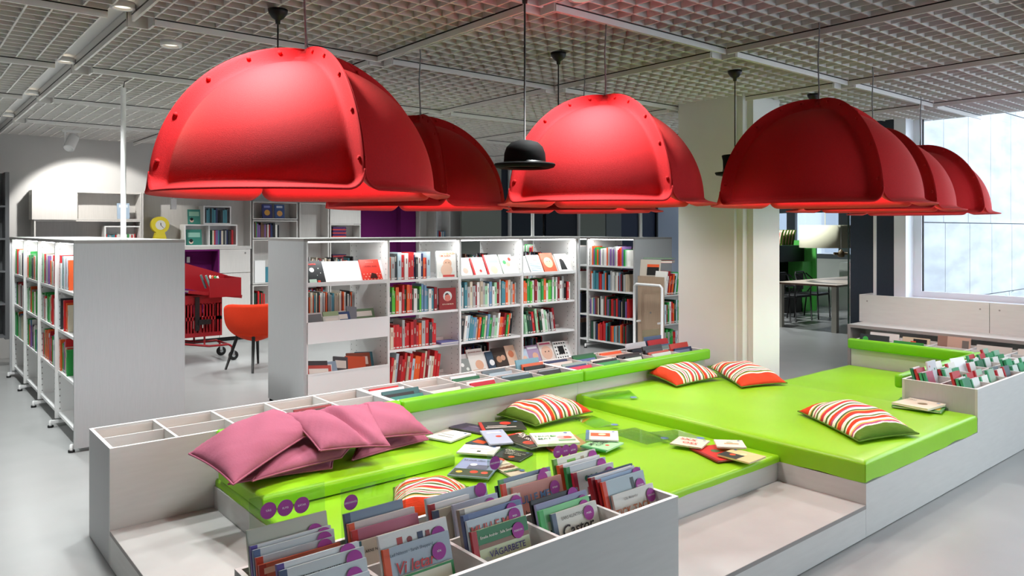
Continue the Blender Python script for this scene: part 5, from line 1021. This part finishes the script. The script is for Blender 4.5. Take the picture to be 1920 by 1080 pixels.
cn = {'#17181a': 'black', '#1f2426': 'black', '#c9cfd4': 'pale grey', '#d8d4cc': 'cream', '#d8dcd8': 'white', '#d0d0c8': 'cream'}
def cname(h):
    if h in cn: return cn[h]
    r, g_, b_ = hx(h)[:3]; best = min(PALC, key=lambda k: sum((math.sqrt(a) - math.sqrt(c)) ** 2 for a, c in zip((r, g_, b_), hx(PALC[k])[:3]))); return best
for (i, row, cs) in spec:
    y = 3.976 + (.255 if row else .03); x0 = .82 + .312 * i + .02; tall = i >= 13 or (i, row) == (9, 1)
    for k, c in enumerate(cs):
        wd = lq.uniform(.2, .27); ht = lq.uniform(.195, .205) + (.05 if tall and k == len(cs) - 1 else .012 * k); ln = 28 if not tall else 18
        picture_book('%s book, %s in the %s cell %s of the long trough' % (cname(c), ordinal(k + 1), ordinal(i + 1), 'rear row' if row else 'front row'), wd, ht, .012, c, M=TRS((x0 + lq.uniform(0, .275 - wd), y + .01 + k * .024, FZ + .012 * math.sin(R(ln)) + .001), R(-ln)), group=LTG)
t = thing('acrylic_sign', 'upright clear sign at the column end of the long trough', 'acrylic sheet', (5.2, 4.425, FZ)); bx('sheet', 0, .24, 0, .003, 0, .33, ACRYL, t)
picture_book('blue book with two white shapes at the column end of the long trough', .23, .27, .012, '#5a7494', M=TRS((5.2, 4.385, FZ + .003), R(-3)), group=LTG, art=(('d', .28, .62, .12, '#e4e8ea'), ('r', .16, .3, .4, .62, '#e4e8ea'), ('d', .62, .66, .12, '#e4e8ea'), ('r', .5, .3, .74, .66, '#e4e8ea')))
# corner trough: small board books
CTG = 'small books in the corner trough'; cq = random.Random(33)
for i in range(5):
    for row in (0, 1):
        cs = [['#2f7a58', '#d8dcda', '#b02c34'], ['#e2e4e0', '#2f8a5c', '#8ab09a'], ['#d8d4cc', '#5a6a70'], ['#c8d4cc', '#3f9a6c', '#e2e0da'], ['#2f7a58', '#d8d8d4']][(i + row * 2) % 5]
        if (i, row) == (1, 0): cs = ['#e0e2da', '#9ab4a0']
        if (i, row) == (0, 1): cs = ['#b8506c', '#d8d0d4', '#a83a4c', '#e2e2de']
        y = 1.832 + (.255 if row else .025); xr = 5.482 + .312 * i
        for sub in (0, 1):
            for k, c in enumerate(cs[sub:] if sub else cs):
                if (i, row, sub) in ((0, 1, 1), (2, 1, 0)): continue
                wd = cq.uniform(.12, .138); ht = cq.uniform(.215, .25) + .015 * k
                picture_book('small %s book, %s in %s stack, %s %s cell of corner trough' % (cname(c), ordinal(k + 1), ('first', 'second')[sub], 'rear' if row else 'front', ordinal(i + 1)), wd, ht, .016, c, spine=['#2f8a5c', '#3f9a6c', '#b02c34', '#2f7a58'][(k + i) % 4], M=TRS((xr + .019 + .143 * sub, y + .01 + k * .026, FZ + .006), R(-16)), group=CTG,
                             art=(('r', .1, .25, .9, .55, '#c8ccc4'),) if k == 0 else (), title=(('LISTEN', .5, .75, .16, '#e8f0e8'), ('Doffy', .5, .5, .2, '#f0f4f0')) if (i, row, sub, k) == (0, 0, 1, 0) else (('MATTE', .5, .8, .2, '#c8506a'),) if (i, row, sub, k) == (1, 0, 0, 1) else ())
picture_book('tall white elephant drawing book in the corner trough', .14, .3, .012, '#d0d4d8', M=TRS((5.635, 2.16, FZ + .003), R(-8)), group=CTG, art=(('d', .5, .35, .3, '#8a8c90'), ('d', .2, .88, .05, '#c8402c'), ('d', .75, .8, .06, '#3f9a6c'), ('p', ((.3, .4), (.4, .4), (.45, .8), (.38, .8)), '#8a8c90')))
picture_book('white paper sheet leaning out over the green rail', .17, .21, .004, '#e4e8ec', M=TRS((6.13, 2.17, .44), R(-20), R(-12)), group=CTG)
# trough under the window: tall covers facing the mattress
WTG = 'books in the trough below the window'
for k, (y, c, wd, ht, x, a) in enumerate(((3.42, '#2c3438', .27, .235, .1, (('d', .2, .8, .1, '#3fae4a'), ('r', .05, .55, .4, .7, '#3fae4a'), ('r', .7, .1, .95, .65, '#2f8a3c'))), (3.415, '#d8d8d4', .27, .235, .3, (('r', .3, .6, .6, .75, '#4a6a70'),)), (3.105, '#2f8a3c', .26, .205, .1, (('r', .2, .5, .8, .65, '#c8d4c0'),)), (3.10, '#c8b8a0', .24, .225, .28, (('r', .4, .75, .9, .95, '#1c1c1e'), ('r', .3, .7, .5, .85, '#c84a34'))), (2.79, '#b8998c', .27, .27, .27, (('r', .0, .0, .3, 1, '#8a6a60'), ('r', .75, .3, .95, .9, '#6a6460'))), (2.48, '#c8c4bc', .27, .22, .3, (('d', .3, .6, .06, '#c83a34'),)), (2.165, '#d4d0c8', .27, .22, .3, (('d', .7, .6, .08, '#c83a34'),)))):
    picture_book('%s cover, %s along the trough below the window' % (cname(c), ordinal(k + 1)), wd, ht, .012, c, M=TRS((7.065 + x, y, FZ + .004), R(-10), R(-90)), group=WTG, art=a)
